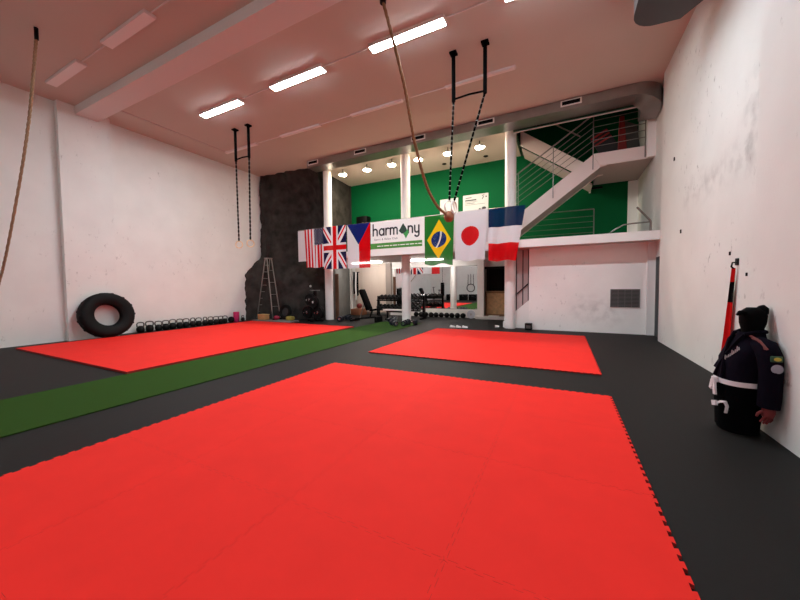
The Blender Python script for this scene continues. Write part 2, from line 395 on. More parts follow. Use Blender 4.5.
# ------------------------------------------------------------------ gallery: rails, notices, spotlights, stairs
RAIL = mat('rail_steel', (128, 122, 116), 0.4, 0.7)
t = thing('gallery_railing', 'grey steel railing along the gallery edge carrying the flags', 'railing', (-5.5, 11.14, 2.965))
m = MB(); m.cyl((-10.7, 11.13, 4.05), (-1.35, 11.13, 4.05), .022, n=10); m.build('handrail', RAIL, t)
for k in range(8): MB().bx(-10.1+k*1.17-.015, -10.1+k*1.17+.015, 11.13, 11.16, 2.8, 4.04).build('post', RAIL, t, smooth=0)
m = MB()
for k in range(5): m.cyl((-10.1, 11.145, 3.12+k*.17), (-1.91, 11.145, 3.12+k*.17), .008, n=6)
m.build('rod', RAIL, t)
# inner railing by the stairs (beneath the flight)
t = thing('stair_railing', 'thin rod railing under the flight in front of the green wall', 'railing', (0, 13, 2.95))
m = MB(); m.tube([(-1.4, 13.3, 4.18), (.96, 13.3, 4.15)], .018); m.build('handrail', RAIL, t)
MB().cyl((.955, 13.3, 2.95), (.955, 13.3, 4.15), .018).build('post', RAIL, t)
m = MB()
for k in range(5): m.cyl((-1.4, 13.3, 3.17+k*.19), (.955, 13.3, 3.15+k*.19), .008, n=6)
m.build('rod', RAIL, t)
t = thing('corner_handrail', 'bent grey handrail at the gallery corner by the side wall', 'handrail', (1.8, 11.4, 2.965))
m = MB(); m.tube([(1.18, 11.3, 2.97), (1.35, 11.3, 3.1), (1.55, 11.3, 3.21), (1.75, 11.3, 3.23), (2.18, 11.3, 3.24)], .02); m.build('handrail', RAIL, t)
MB().tube([(2.18, 11.3, 2.97), (2.18, 11.3, 3.26), (1.86, 11.3, 3.68)], .028).build('post', RAIL, t)
# spotlights
SPOT = mat('spot_glow', (255, 244, 226), .5, emit=80.0, emit_rgb=(255, 240, 214))
for k, (x, y) in enumerate(((-9.02, 12.25), (-7.73, 12.25), (-6.49, 12.25), (-5.27, 12.25), (-4.03, 12.25), (-2.80, 12.25))):
    t = thing('spotlight', 'small lit spotlight under the gallery ceiling, %s from the climbing wall' % ordinal(k), 'spotlight', (x, y, ZC), 'gallery spotlights')
    MB().lathe([(0, 6.62), (.175, 6.62), (.17, 6.66), (.09, 6.70), (0, 6.70)], Matrix.Translation((x, y, 0)), 24).build('lamp_head', BLACK, t)
    MB().lathe([(0, 6.575), (.09, 6.58), (.15, 6.60), (.165, 6.622), (0, 6.622)], Matrix.Translation((x, y, 0)), 24).build('lens', SPOT, t)
    MB().cyl((x, y, 6.70), (x, y, ZC), .014, n=8).build('stem', BLACK, t)
for k, (x, y) in enumerate(((-6.7, 13.8), (-4.7, 13.8), (-2.9, 13.8))):
    tag(MB().lathe([(.0, ZC-.03), (.07, ZC-.03), (.1, ZC-.012), (.1, ZC)], Matrix.Translation((x, y, 0)), 20).build('downlight', BLACK), 'small dark downlight set in the gallery ceiling, %s from the climbing wall' % ordinal(k), 'downlight', 'gallery downlights')
# notices on the green wall
NOT = mat('notice_board', (188, 190, 190), .5); INK = mat('notice_ink', (46, 46, 50), .6)
tag(MB().bx(-5.14, -4.28, 14.465, 14.495, 4.70, 5.50).build('notice_board', NOT, smooth=0), 'plain white notice on the green wall behind the knotted rings', 'notice')
t = thing('notice_board', 'white notice with dark printed lines on the green gallery wall', 'notice', (-3.48, 14.48, 4.7))
MB().bx(-4.05, -2.93, 14.465, 14.495, 4.70, 5.54).build('board', NOT, t, smooth=0)
m = MB()
for z, x0, x1, h in ((5.40, -3.93, -3.66, .03), (5.28, -3.95, -3.45, .05), (5.23, -3.95, -3.40, .012), (5.10, -3.95, -3.06, .012), (5.16, -3.95, -3.52, .02)): m.bx(x0, x1, 14.462, 14.47, z, z+h)
m.tube([(-3.2, 14.466, 5.30), (-3.13, 14.466, 5.40), (-3.2, 14.466, 5.46), (-3.1, 14.466, 5.47)], .018, 6)
m.bx(-3.05, -2.99, 14.462, 14.47, 5.37, 5.42)
m.sph((-3.12, 14.466, 4.90), .1, (1, .06, .7)); m.sph((-3.3, 14.466, 4.88), .05, (1, .1, .7)); m.build('print', INK, t)
# dark loudspeaker box on the gallery near the flags
tag(MB().bx(-9.60, -8.95, 14.12, 14.49, 2.96, 5.12, .02).build('loudspeaker', BLACK), 'black box against the green wall above the tricolour triangle flag', 'loudspeaker')
t = thing('wall_bracket', 'small white bracket fitting under the stair landing', 'bracket', (.95, 14.4, 5.1))
MB().bx(.86, .92, 14.36, 14.5, 5.0, 5.2).build('bracket_plate', PAINT, t, smooth=0); MB().bx(.92, 1.3, 14.4, 14.46, 5.12, 5.18).build('bracket_arm', BLACK, t, smooth=0)

# staircase
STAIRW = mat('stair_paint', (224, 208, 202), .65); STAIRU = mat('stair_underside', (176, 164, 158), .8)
t = thing('staircase', 'white switchback staircase rising from the gallery to a landing', 'staircase', (-1, 12.6, 2.95))
sl = (5.64-4.15)/(.83+1.19); zt = lambda x: 4.15+sl*(x+1.19)
zb = lambda x: 3.52+.735*(x+1.28)
m = MB(); m.prism([(-2.65, zt(-2.65)), (-2.05, 2.96), (-1.98, 2.96), (1.03, zb(1.03)), (1.2, 5.24), (.95, 5.66), (.83, 5.64)], lambda a, b: (a, 12.15, b), (0, .06, 0)); m.build('stringer', STAIRW, t, smooth=0)
m = MB(); m.prism([(-2.65, zt(-2.65)), (-2.05, 2.96), (-1.98, 2.96), (1.03, zb(1.03)), (1.2, 5.24), (.95, 5.66), (.83, 5.64)], lambda a, b: (a, 13.15, b), (0, .06, 0)); m.build('stringer', STAIRW, t, smooth=0)
m = MB()
for k in range(13):
    x = -2.2+k*.25; m.bx(x, x+.27, 12.21, 13.15, zt(x)-.22, zt(x)-.17)
    m.bx(x, x+.02, 12.21, 13.15, zt(x)-.36, zt(x)-.2)
m.prism([(-2.0, 2.99), (1.03, zb(1.03)+.02), (1.03, zb(1.03)+.06), (-2.0, 3.03)], lambda a, b: (a, 12.21, b), (0, .94, 0))
m.build('treads', STAIRU, t, smooth=0)
m = MB(); m.bx(1.0, 2.38, 12.15, 14.4, 5.26, 5.60); m.build('landing', STAIRU, t, smooth=0)
m = MB(); m.prism([(.83, 5.64), (1.0, 5.25), (2.38, 5.25), (2.38, 5.63)], lambda a, b: (a, 12.10, b), (0, .05, 0)); m.build('landing_fascia', STAIRW, t, smooth=0)
s2 = lambda x: 5.72-.745*(x-.76)
m = MB(); m.prism([(.95, s2(.95)), (-1.85, s2(-1.85)), (-1.85, s2(-1.85)-.57), (.6, s2(.6)-.5), (.95, 5.3)], lambda a, b: (a, 13.36, b), (0, .06, 0)); m.build('stringer', STAIRW, t, smooth=0)
m = MB()
m.prism([(.9, s2(.9)-.55), (-1.45, s2(-1.45)-.6), (-1.45, s2(-1.45)-.66), (.9, s2(.9)-.62)], lambda a, b: (a, 13.42, b), (0, .98, 0))
m.build('soffit', STAIRU, t, smooth=0)
# railings of the flight and landing, six rods each
for px_, z0, z1 in ((-1.42, 3.6, 5.38), (-.32, 4.4, 6.05), (.82, 5.15, 6.86), (2.16, 5.3, 6.8)):
    MB().bx(px_-.014, px_+.014, 12.07, 12.10, z0, z1).build('rail_post', RAIL, t, smooth=0)
m = MB()
m.tube([(-1.48, 12.08, 5.35), (.83, 12.08, 6.86)], .024)
m.build('handrail', RAIL, t)
m = MB()
for k in range(1, 6): m.tube([(-1.48, 12.085, 5.35-k*.2), (.83, 12.085, 6.86-k*.2)], .010, 6)
m.build('rail_rods', RAIL, t)
m = MB(); m.tube([(.83, 12.08, 6.86), (2.17, 12.08, 6.88)], .024); m.build('handrail', RAIL, t)
m = MB()
for k in range(1, 6): m.tube([(.83, 12.085, 6.86-k*.2), (2.17, 12.085, 6.88-k*.2)], .010, 6)
m.build('rail_rods', RAIL, t)
# second flight handrail
m = MB(); m.tube([(.5, 13.34, 6.75), (-1.6, 13.34, 8.3)], .024); m.build('handrail', RAIL, t)
struct(MB().bx(2.19, 2.385, 11.95, 12.15, 5.25, 6.86).build('pilaster_landing', PAINT, smooth=0))
# folded cloths stored on the landing
def drape(name, poly, x, y, mt, label, cat, th=.05):
    m = MB(); m.prism(poly, lambda a, b: (x+a, y+.12*math.sin(a*14)*.3, b), (0, th, 0)); return tag(m.build(name, mt, smooth=0), label, cat)
drape('rolled_banner', [(0, 5.61), (.26, 5.61), (.16, 6.9), (.04, 6.9)], 1.55, 12.7, mat('banner_red', (120, 26, 22), .8), 'dark red furled banner standing on the stair landing', 'banner', .12)
drape('rolled_banner', [(0, 5.61), (.42, 5.61), (.3, 6.6), (-.12, 6.85)], 1.78, 12.9, mat('banner_grey', (70, 66, 62), .8), 'grey furled banner on the landing beside the red one', 'banner', .12)
t = thing('display_frame', 'striped red and white board leaning on the stair landing', 'board', (1.2, 12.9, 5.6))
R = Matrix.Rotation(math.radians(-28), 3, 'Y')
MB().box((1.22, 12.96, 6.2), (.55, .04, .9), R).build('board', mat('board_black', (30, 28, 28), .6), t, smooth=0)
m = MB()
for k in range(3): m.box(Vector((1.22, 12.935, 6.2))+R@Vector((0, 0, .12+k*.13)), (.52, .01, .05), R)
m.build('stripe', mat('stripe_red', (150, 40, 34), .7), t, smooth=0)

# ------------------------------------------------------------------ flags on the railing
FY = 11.0
C_RED = cloth('flag_red', (212, 10, 20), .08); C_WHITE = cloth('flag_white', (226, 224, 228), .08); C_NAVY = cloth('flag_navy', (14, 18, 62), .05)
C_BLUE = cloth('flag_blue', (16, 40, 78), .05); C_GREEN = cloth('flag_green', (40, 118, 44), .10); C_YEL = cloth('flag_yellow', (246, 202, 20), .08)
C_CZB = cloth('flag_deep_blue', (24, 34, 110))
def flag(name, label, x0, x1, z0, z1, fn, mats, nx=90, nz=130, y=FY, xb0=None, xb1=None, amp=.02, waves=4, ph=0., sag=0.0, group='flags on the gallery railing', tilt=0.0, hem=0.0):
    xb0 = x0 if xb0 is None else xb0; xb1 = x1 if xb1 is None else xb1
    m = MB(); V = []
    for j in range(nz+1):
        v = j/nz; row = []
        for i in range(nx+1):
            u = i/nx
            X = (x0+(x1-x0)*u)*(1-v)+(xb0+(xb1-xb0)*u)*v
            zt_ = z1+tilt*u-sag*4*u*(1-u)
            Zz = zt_-(zt_-(z0+hem*math.sin(u*9+ph)))*v
            Y = y+amp*(.25+.75*v)*math.sin(u*waves*2*PI+ph+v*1.3)+.4*amp*v*math.sin(u*waves*4.7+2*ph)
            row.append(m.v((X, Y, Zz)))
        V.append(row)
    for j in range(nz):
        for i in range(nx):
            m.mi = fn((i+.5)/nx, (j+.5)/nz); m.f([V[j][i], V[j+1][i], V[j+1][i+1], V[j][i+1]])
    o = m.build(name, mats, smooth=180, fix=False)
    return tag(o, label, 'flag', group)
flag('flag', 'plain white flag partly behind the vertical stars and stripes', -10.69, -9.6, 2.66, 4.02, lambda u, v: 0, [C_WHITE], 20, 20, FY+.07, amp=.008)
def f_us(u, v):
    if u > 6/13 and v < .42:
        a = (u-6/13)/(7/13)*9; c = v/.42*11
        i, j = int(a), int(c)
        if 0 < i < 9 and 0 < j < 11 or True:
            if (i+j) % 2 == 0 and (a-i-.5)**2/.10+(c-j-.5)**2/.07 < 1: return 1
        return 2
    return 0 if int(u*13) % 2 == 0 else 1
flag('flag', 'stars and stripes flag hanging vertically beside the plain white flag', -10.24, -9.08, 2.36, 4.03, f_us, [C_RED, C_WHITE, C_NAVY], 130, 170, FY+.0, amp=.03, waves=4.5, xb0=-10.17, hem=.02)
def f_uk(u, v):
    x, y = u-.5, v-.5
    if abs(x) < .085 or abs(y) < .058: return 0
    if abs(x) < .15 or abs(y) < .105: return 1
    for sgn in (1, -1):
        d = (x-sgn*y)/1.414; 
        pin = 1 if (x > 0) else -1
        dd = d*pin*sgn
        if abs(d) < .085:
            if (-.005 < dd < .045): return 0
            return 1
    return 2
flag('flag', 'red, white and blue crossed flag beside the stars and stripes', -9.15, -7.95, 2.26, 4.04, f_uk, [C_RED, C_WHITE, C_NAVY], 120, 160, FY-.05, amp=.02, waves=2.5, ph=1.)
def f_cz(u, v):
    if v < .47*(1-abs(u-.5)/.5)*1.0: return 2
    return 1 if u < .52 else 0
flag('flag', 'white and red flag with a blue triangle, beside the club banner', -7.94, -6.83, 2.26, 4.04, f_cz, [C_RED, C_WHITE, C_CZB], 110, 140, FY, amp=.015, waves=1.5, ph=.5)
def f_br(u, v):
    x, y = (u-.5)*1.0, (v-.49)*1.62
    if abs(x)/.41+abs(y)/.66 < 1:
        if x*x+y*y < .265**2:
            r = math.hypot(x+.62, y+.20)
            if .665 < r < .725: return 1
            if (math.sin(x*91.7)*math.sin(y*83.3+1) > .93): return 1
            return 2
        return 3
    return 0
flag('flag', 'green flag with a yellow diamond and a blue disc', -4.5, -3.40, 2.27, 4.01, f_br, [C_GREEN, C_WHITE, C_CZB, C_YEL], 120, 170, FY, amp=.018, waves=2, xb1=-3.45, ph=2.2, hem=.035)
flag('flag', 'plain white flag hanging behind the red disc flag', -3.46, -2.1, 2.67, 4.0, lambda u, v: 0, [C_WHITE], 20, 20, FY+.09, amp=.006)
flag('flag', 'white flag with one large red disc', -3.38, -2.24, 2.37, 4.05, lambda u, v: 0 if (u-.5)**2+((v-.5)*1.49)**2 < .285**2 else 1, [C_RED, C_WHITE], 120, 160, FY-.03, amp=.022, waves=2, ph=.8, xb0=-3.36, xb1=-2.34, hem=.03)
flag('flag', 'blue, white and red banded flag hanging over the column', -2.22, -1.07, 2.31, 4.03, lambda u, v: 2 if v < .36 else (1 if v < .67 else 0), [C_RED, C_WHITE, C_BLUE], 90, 120, FY-.01, amp=.03, waves=3, xb0=-2.22, xb1=-1.35, ph=1.7, hem=.02)

# club banner
BANW = mat('banner_white', (252, 250, 244), .55); BANG = mat('banner_green', (74, 150, 54), .55); BANK = mat('banner_black', (28, 28, 30), .55); LEAFD = mat('leaf_dark', (24, 58, 40), .55); LEAFG = mat('leaf_green', (60, 160, 74), .55)
bx0, bx1, bz0, bz1 = -6.80, -4.51, 2.70, 4.02
t = thing('club_banner', 'white club banner reading harmony with a green leaf and stripe', 'banner', ((bx0+bx1)/2, FY, bz0))
MB().bx(bx0, bx1, FY-.012, FY+.012, bz0, bz1).build('banner_sheet', BANW, t, smooth=0)
W, Hh = bx1-bx0, bz1-bz0
MB().bx(bx0+.0, bx1-.09, FY-.018, FY-.012, bz0+.205*Hh, bz0+.37*Hh).build('green_stripe', BANG, t, smooth=0)
m = MB(); x = bx0+.30
for w in (.16, .08, .22, .1, .18, .06, .2, .13, .17, .1, .14): m.bx(x, x+w, FY-.022, FY-.018, bz0+.27*Hh, bz0+.295*Hh); x += w+.035
m.build('stripe_print', BANW, t, smooth=0)
def ribbon(m, pts, w, y=FY-.013, th=.006):
    P = [Vector((p[0], p[1])) for p in pts]; n = len(P); L = []; Rr = []
    for i in range(n):
        d = (P[min(i+1, n-1)]-P[max(i-1, 0)]).normalized(); nn = Vector((-d.y, d.x))*w/2
        L.append(P[i]+nn); Rr.append(P[i]-nn)
    poly = L + Rr[::-1]
    for i in range(n-1):
        q = [L[i], L[i+1], Rr[i+1], Rr[i]]
        a = [m.v((p.x, y-th, p.y)) for p in q]; m.f(a)
    for p in (P[0], P[-1]):
        ring = [m.v((p.x+math.cos(k*PI/6)*w/2, y-th, p.y+math.sin(k*PI/6)*w/2)) for k in range(12)]; m.f(ring)
base = bz0+.60*Hh; xh = .245; asc = .43; st = .06
def at(u): return bx0+u*W
def arch(m, x, w): ribbon(m, [(x, base+xh-w/2)]+arc(x+w/2, base+xh-w/2, w/2, 180, 0)+[(x+w, base)], st)
def letter(*paths, arches=()):
    m = MB()
    for p in paths: ribbon(m, p, st)
    for x, w in arches: arch(m, x, w)
    m.build('letter', BANK, t, smooth=0, fix=False)
xq = at(.055); letter([(xq, base), (xq, base+asc)], arches=[(xq, .18)])
xq = at(.178); r = xh/2; letter(arc(xq+.1, base+r, .1, 20, 385, 24, r), [(xq+.2, base), (xq+.2, base+xh)])
xq = at(.305); letter([(xq, base), (xq, base+xh)], [(xq, base+xh-.09)]+arc(xq+.09, base+xh-.09, .09, 180, 60, 8))
xq = at(.39); letter([(xq, base), (xq, base+xh)], arches=[(xq, .145), (xq+.145, .145)])
xq = at(.72); letter([(xq, base), (xq, base+xh)], arches=[(xq, .17)])
xq = at(.835); w = .165
letter([(xq, base+xh), (xq, base+w/2)]+arc(xq+w/2, base+w/2, w/2, 180, 360), [(xq+w, base+xh), (xq+w, base-.07)]+arc(xq+w/2, base-.07, w/2, 0, -150))
# leaf instead of the o: dark diamond and a green lower half
lx = at(.632)
LS = 1.22
m = MB(); m.prism([(lx+(a-lx)*LS, base+.05+(b-base-.05)*1.05) for a, b in ((lx-.16, base+.10), (lx-.1, base+.2), (lx-.01, base+.36), (lx+.09, base+.19), (lx+.12, base+.10), (lx+.04, base+.0), (lx-.06, base-.01))], lambda a, b: (a, FY-.020, b), (0, .008, 0)); m.build('leaf', LEAFD, t, smooth=0)
m = MB(); m.prism([(lx+(a-lx)*LS, b) for a, b in ((lx+.13, base+.14), (lx+.18, base+.04), (lx+.15, base-.06), (lx+.08, base-.20), (lx+.03, base-.08), (lx-.01, base-.02), (lx+.09, base+.06))], lambda a, b: (a, FY-.022, b), (0, .008, 0)); m.build('leaf', LEAFG, t, smooth=0)
def text_mesh(name, body, size, x, z, y, mt, parent, spacing=1.0, rot=(PI/2, 0, 0)):
    cu = bpy.data.curves.new(name, 'FONT'); cu.body = body; cu.size = size; cu.space_character = spacing; cu.extrude = .002
    tmp = bpy.data.objects.new('tmp_text', cu); COL.objects.link(tmp)
    bpy.context.view_layer.update()
    me = bpy.data.meshes.new_from_object(tmp.evaluated_get(bpy.context.evaluated_depsgraph_get()))
    bpy.data.objects.remove(tmp); bpy.data.curves.remove(cu)
    M = Matrix.Translation((x, y, z)) @ Matrix.Rotation(rot[2], 4, 'Z') @ Matrix.Rotation(rot[0], 4, 'X')
    me.transform(M); me.materials.clear(); me.materials.append(mt)
    o = bpy.data.objects.new(name, me); COL.objects.link(o); o.parent = parent
    if parent.type == 'EMPTY': o.matrix_parent_inverse = Matrix.Translation(parent.location).inverted()
    return o
xw = at(.075)
for word in ('Sport', '&', 'Relax', 'Club'):
    o = text_mesh('subtitle_word', word, .105, xw, base-.19, FY-.016, mat('subtitle_grey', (84, 80, 84), .6), t, 1.22)
    xw = max(v.co.x for v in o.data.vertices)+.055

# strip lights on the soffit of the gallery, seen below and through the flags
TUBE = mat('tube_glow', (255, 248, 238), .5, emit=26.0, emit_rgb=(255, 250, 244))
for x0_, x1_, lb in ((-9.45, -7.80, 'lit strip light under the gallery closest to the climbing wall'), (-6.35, -4.68, 'lit strip light under the gallery behind the banner and green flag')):
    t = thing('strip_light', lb, 'strip light', ((x0_+x1_)/2, 13.5, 2.73), 'strip lights under the gallery')
    MB().bx(x0_, x1_, 13.46, 13.54, 2.70, 2.73).build('housing', HOUS, t, smooth=0)
    MB().cyl((x0_, 13.5, 2.672), (x1_, 13.5, 2.672), .03, n=12).build('tube', TUBE, t)

# ------------------------------------------------------------------ climbing wall
ROCK = mat('rock_render', (56, 53, 50), .95, noise=.42, nscale=2.6, bump=1.0, bscale=6, spec=.08)
m = MB()
from mathutils import noise as mn
prof_b = [(-13.13, 10.15), (-12.75, 10.75), (-12.2, 11.25), (-11.3, 11.55), (-10.7, 12.0), (-9.95, 12.25), (-9.75, 12.32)]
prof_t = [(-13.13, 11.15), (-12.6, 11.25), (-12.0, 11.3), (-11.4, 11.3), (-10.6, 11.4), (-9.92, 11.62), (-10.2, 14.45)]
def lerp_prof(P, s):
    k = min(int(s*(len(P)-1)), len(P)-2); f = s*(len(P)-1)-k
    return (P[k][0]*(1-f)+P[k+1][0]*f, P[k][1]*(1-f)+P[k+1][1]*f)
NU, NV = 84, 110; V = []
for j in range(NV+1):
    h = j/NV; z = h*ZC; row = []
    # the bulge on the side wall narrows above head height
    w = 0 if z < 2.0 else min(1, (z-2.0)/1.1); w = w*w*(3-2*w)
    for i in range(NU+1):
        s = i/NU; a = lerp_prof(prof_b, s); c = lerp_prof(prof_t, s)
        wt = w*.9+.1*h if s < .25 else min(1, max(0, (z-2.3)/2.2))
        x = a[0]*(1-wt)+c[0]*wt; y = a[1]*(1-wt)+c[1]*wt
        if .25 < s < .9:
            hh = min(1, max(0, (z-1.8)/1.6)); gg = max(0, min(1, (ZC-z)/2.6)); k_ = math.sin((s-.25)/.65*PI)
            y += 1.25*k_*hh*hh*(3-2*hh)*gg*(2-gg)
        q = Vector((x*1.3, y*1.1, z*.7)); dn = mn.fractal(q, 1.0, 2.0, 5)*.13+abs(mn.noise(q*.9))*.16+abs(mn.noise(Vector((x*2.2, 0, z*.35))))*.14
        if s > .97: dn *= (1-s)/.03
        if s < .02: dn = mn.noise(Vector((0, 0, z*1.7)))*.22+mn.noise(Vector((3, 0, z*5)))*.09
        row.append(m.v((max(x+dn*.15, XL+.01) if s > 0 else XL+.01, y-dn, z)))
    V.append(row)
for j in range(NV):
    for i in range(NU): m.f([V[j][i], V[j][i+1], V[j+1][i+1], V[j+1][i]])
struct(m.build('wall_climbing', ROCK, smooth=60, fix=False))
struct(MB().bx(-10.3, -10.15, 14.40, 14.5, 2.95, ZC).build('trim_9', mat('dark_trim', (30, 28, 27), .8), smooth=0))
for k, (x, y, z, c) in enumerate(((-10.75, 11.88, 1.55, (216, 214, 208)), (-10.5, 12.05, 2.1, (60, 60, 64)))):
    tag(MB().sph((x, y, z), .06, (1, .7, .9)).build('climbing_hold', mat('hold_%d' % k, c, .7)), ['white', 'dark'][k]+' climbing hold on the rock wall above the weight plates', 'climbing hold')

# ------------------------------------------------------------------ gymnastic rings, ropes
STRAP = mat('black_strap', (3, 3, 3), .9, spec=.02); POSTM = mat('black_post', (2, 2, 2), .8, spec=.02); WOOD = mat('pale_ring_wood', (226, 196, 160), .5); RINGW = mat('white_ring', (232, 228, 224), .4)
def webbing(m, p0, p1, w=.02, n=40):
    p0, p1 = Vector(p0), Vector(p1)
    m.tube([p0.lerp(p1, i/n) for i in range(n+1)], [w*(1.0 if i % 2 else .72) for i in range(n+1)], 6)
    m.mi = 1
    for i in range(2, n-1, 2): m.cyl(p0.lerp(p1, (i-.10)/n), p0.lerp(p1, (i+.10)/n), w*.80, n=8)
    m.mi = 0
def torus(m, c, R, r, rot=None, n=32, k=10):
    M = Matrix.Translation(c) @ (rot.to_4x4() if rot else Matrix.Identity(4))
    m.lathe([(R+r*math.cos(2*PI*i/k), r*math.sin(2*PI*i/k)) for i in range(k)], M, n, closed=True)
def ring_set(xa, xb, y, zc, zpost, label, ends, rot, ringm, big):
    t = thing('gymnastic_rings', label, 'gymnastic rings', ((xa+xb)/2, y, ZC), 'hanging gymnastic rings')
    for x in (xa, xb):
        MB().box((x, y, ZC-.02), (.16, .16, .04)).build('ceiling_plate', POSTM, t, smooth=0)
        MB().cyl((x, y, ZC-.04), (x, y, zpost), .044, n=14).build('post', POSTM, t)
    MB().tube([(xa, y, zpost+.05), ((xa+xb)/2, y, zpost+.07), (xb, y, zpost+.05)], .022).build('crossbar', POSTM, t)
    for (x, (e, ry)) in zip((xa, xb), ends):
        m = MB(); webbing(m, (x, y, zpost+.02), e, .03); m.build('strap', [STRAP, mat('strap_stitch_grey', (150, 146, 142), .6)], t)
        m = MB(); torus(m, Vector(e)-Vector((0, 0, big)), big, .02, Matrix.Rotation(ry, 3, 'Z') @ Matrix.Rotation(PI/2, 3, 'X')); m.build('ring', ringm, t)
ring_set(-9.96, -9.31, 7.5, ZC, 5.80, 'pair of gymnastic rings hanging straight down beside the climbing wall', (((-9.93, 7.5, 3.10), .5), ((-9.36, 7.5, 3.10), 1.25)), 0, WOOD, .115)
ring_set(-2.30, -1.58, 7.43, ZC, 5.76, 'pair of gymnastic rings gathered together with the climbing rope', (((-2.40, 7.40, 3.50), 1.0), ((-2.30, 7.44, 3.48), 1.4)), 0, RINGW, .14)
# metal buckles on the straps of the gathered pair
ROPE = mat('brown_rope', (136, 96, 62), .9, noise=.3, nscale=60, bump=.6, bscale=90)
ROPEP = mat('pale_rope', (170, 142, 112), .9, noise=.25, nscale=60, bump=.6, bscale=90)
def rope(pts, r, name, label, n=60, rm=None):
    P = [Vector(p) for p in pts]
    def cr(t_):
        k = min(int(t_), len(P)-2); f = t_-k
        p0, p1, p2, p3 = P[max(k-1, 0)], P[k], P[k+1], P[min(k+2, len(P)-1)]
        return .5*((2*p1)+(p2-p0)*f+(2*p0-5*p1+4*p2-p3)*f*f+(3*p1-p0-3*p2+p3)*f**3)
    C = [cr(i*(len(P)-1)/n) for i in range(n+1)]
    m = MB()
    # three twisted strands
    for s in range(3):
        L = []; acc = 0
        for i, c in enumerate(C):
            d = (C[min(i+1, n)]-C[max(i-1, 0)]).normalized(); u = d.orthogonal().normalized(); w = d.cross(u)
            a = i*.9+s*2*PI/3; L.append(c+(u*math.cos(a)+w*math.sin(a))*r*.55)
        m.tube(L, r*.62, 6)
    t = thing(name, label, 'rope', C[0])
    m.build('strands', rm or ROPE, t, smooth=60)
    return t
t = rope([(-3.06, 5.49, 6.84), (-2.85, 5.9, 5.55), (-2.80, 6.3, 4.55), (-2.72, 6.75, 3.75), (-2.58, 7.1, 3.32), (-2.42, 7.38, 3.16)], .03, 'climbing_rope', 'brown climbing rope pulled sideways and looped to the gathered rings', 110)
MB().sph((-2.41, 7.40, 3.13), .12, (1, 1, 1.1)).build('end_knot', mat('knot_leather', (150, 92, 62), .7), t)
MB().cyl((-3.06, 5.49, 6.80), (-3.06, 5.49, 6.86), .06).build('ceiling_hook', BLACK, t)
t = rope([(-9.67, 2.79, 6.7), (-9.9, 2.79, 6.1), (-10.31, 2.79, 5.16), (-11.03, 2.79, 3.99), (-12.2, 2.79, 2.40), (-12.94, 2.79, 1.6)], .026, 'climbing_rope', 'pale climbing rope hanging from the ceiling and tied back to the plain wall', 110, ROPEP)
MB().tube([(-9.67, 2.79, 6.85), (-9.67, 2.79, 6.62)], .035).build('ceiling_hook', BLACK, t)

# ------------------------------------------------------------------ tyre against the pilaster
t = thing('tractor_tyre', 'large black tractor tyre leaning against the white pilaster', 'tyre', (-12.5, 4.82, 0))
lean = math.radians(12)
TM = Matrix.Translation((-12.55, 4.83, .70)) @ Matrix.Rotation(-lean, 4, 'Y') @ Matrix.Rotation(PI/2, 4, 'Y')
TY = mat('tyre_rubber', (9, 9, 9), .65, bump=.25, bscale=30, spec=.2)
prof = [(.34, -.10), (.36, -.13), (.50, -.17), (.60, -.17), (.66, -.14), (.69, -.06), (.695, 0), (.69, .06), (.66, .14), (.60, .17), (.50, .17), (.36, .13), (.34, .10), (.33, .06), (.40, .05), (.55, .10), (.60, .10), (.60, -.10), (.55, -.10), (.40, -.05), (.33, -.06)]
m = MB(); m.lathe(prof, TM, 64, closed=True); m.build('carcass', TY, t, smooth=50)
m = MB()
for k in range(28):
    a = 2*PI*k/28; sd = 1 if k % 2 else -1
    M = TM @ Matrix.Rotation(a, 4, 'Z') @ Matrix.Translation((.661, 0, .062*sd)) @ Matrix.Rotation(.5*sd, 4, 'X')
    m.X = M; m.box((0, 0, 0), (.05, .05, .13))
m.build('tread_lugs', TY, t, smooth=0)

# ------------------------------------------------------------------ kettlebells along the side wall
KB = mat('kettlebell_iron', (8, 8, 9), .5, spec=.25)
def kb_proto():
    t = thing('kettlebell', 'x', 'kettlebell', (0, 0, 0), 'kettlebells along the side wall')
    m = MB(); m.lathe([(0, 0), (.068, 0), (.09, .02), (.11, .07), (.114, .115), (.105, .165), (.08, .205), (.04, .225), (0, .228)], None, 24); m.build('bell', KB, t, smooth=60)
    m = MB(); m.tube([(0, -.07, .17), (0, -.10, .23), (0, -.104, .285), (0, -.08, .33), (0, 0, .345), (0, .08, .33), (0, .104, .285), (0, .10, .23), (0, .07, .17)], .021, 10); m.build('handle', mat('handle_steel', (96, 92, 90), .35, .8), t, smooth=60)
    return t
proto = None
ys = (5.86, 6.14, 6.41, 6.65, 6.90, 7.15, 7.38, 7.62, 7.86, 8.10, 8.33, 8.55, 8.76, 8.98)
for k, y in enumerate(ys):
    sc = (1.02, 1.05, .98, 1.0, 1.02, 1.0, .98, 1.0, .95, .97, .95, .93, .92, .9)[k]
    lb = 'black kettlebell with steel handle by the wall, %s in line from the tyre' % ordinal(k)
    if proto is None: proto = kb_proto(); o = proto; o.location = (-12.92, y, 0); o['label'] = lb
    else: o = dup(proto, (-12.92+random.uniform(-.03, .03), y, 0), random.uniform(-.45, .45), lb)
    o.scale = (sc, sc, sc)
t = thing('medicine_ball', 'black medicine ball at the far end of the kettlebell line', 'ball', (-12.9, 9.25, 0))
MB().sph((-12.9, 9.24, .13), .13).build('ball_shell', RUBBER, t, smooth=60); m = MB(); torus(m, (-12.9, 9.24, .13), .129, .004, Matrix.Rotation(.4, 3, 'X'), 32, 6); m.build('seam', mat('seam_grey', (50, 50, 52), .7), t)
t = thing('foam_roller', 'magenta foam roller standing upright by the kettlebells', 'foam roller', (-12.93, 9.52, 0))
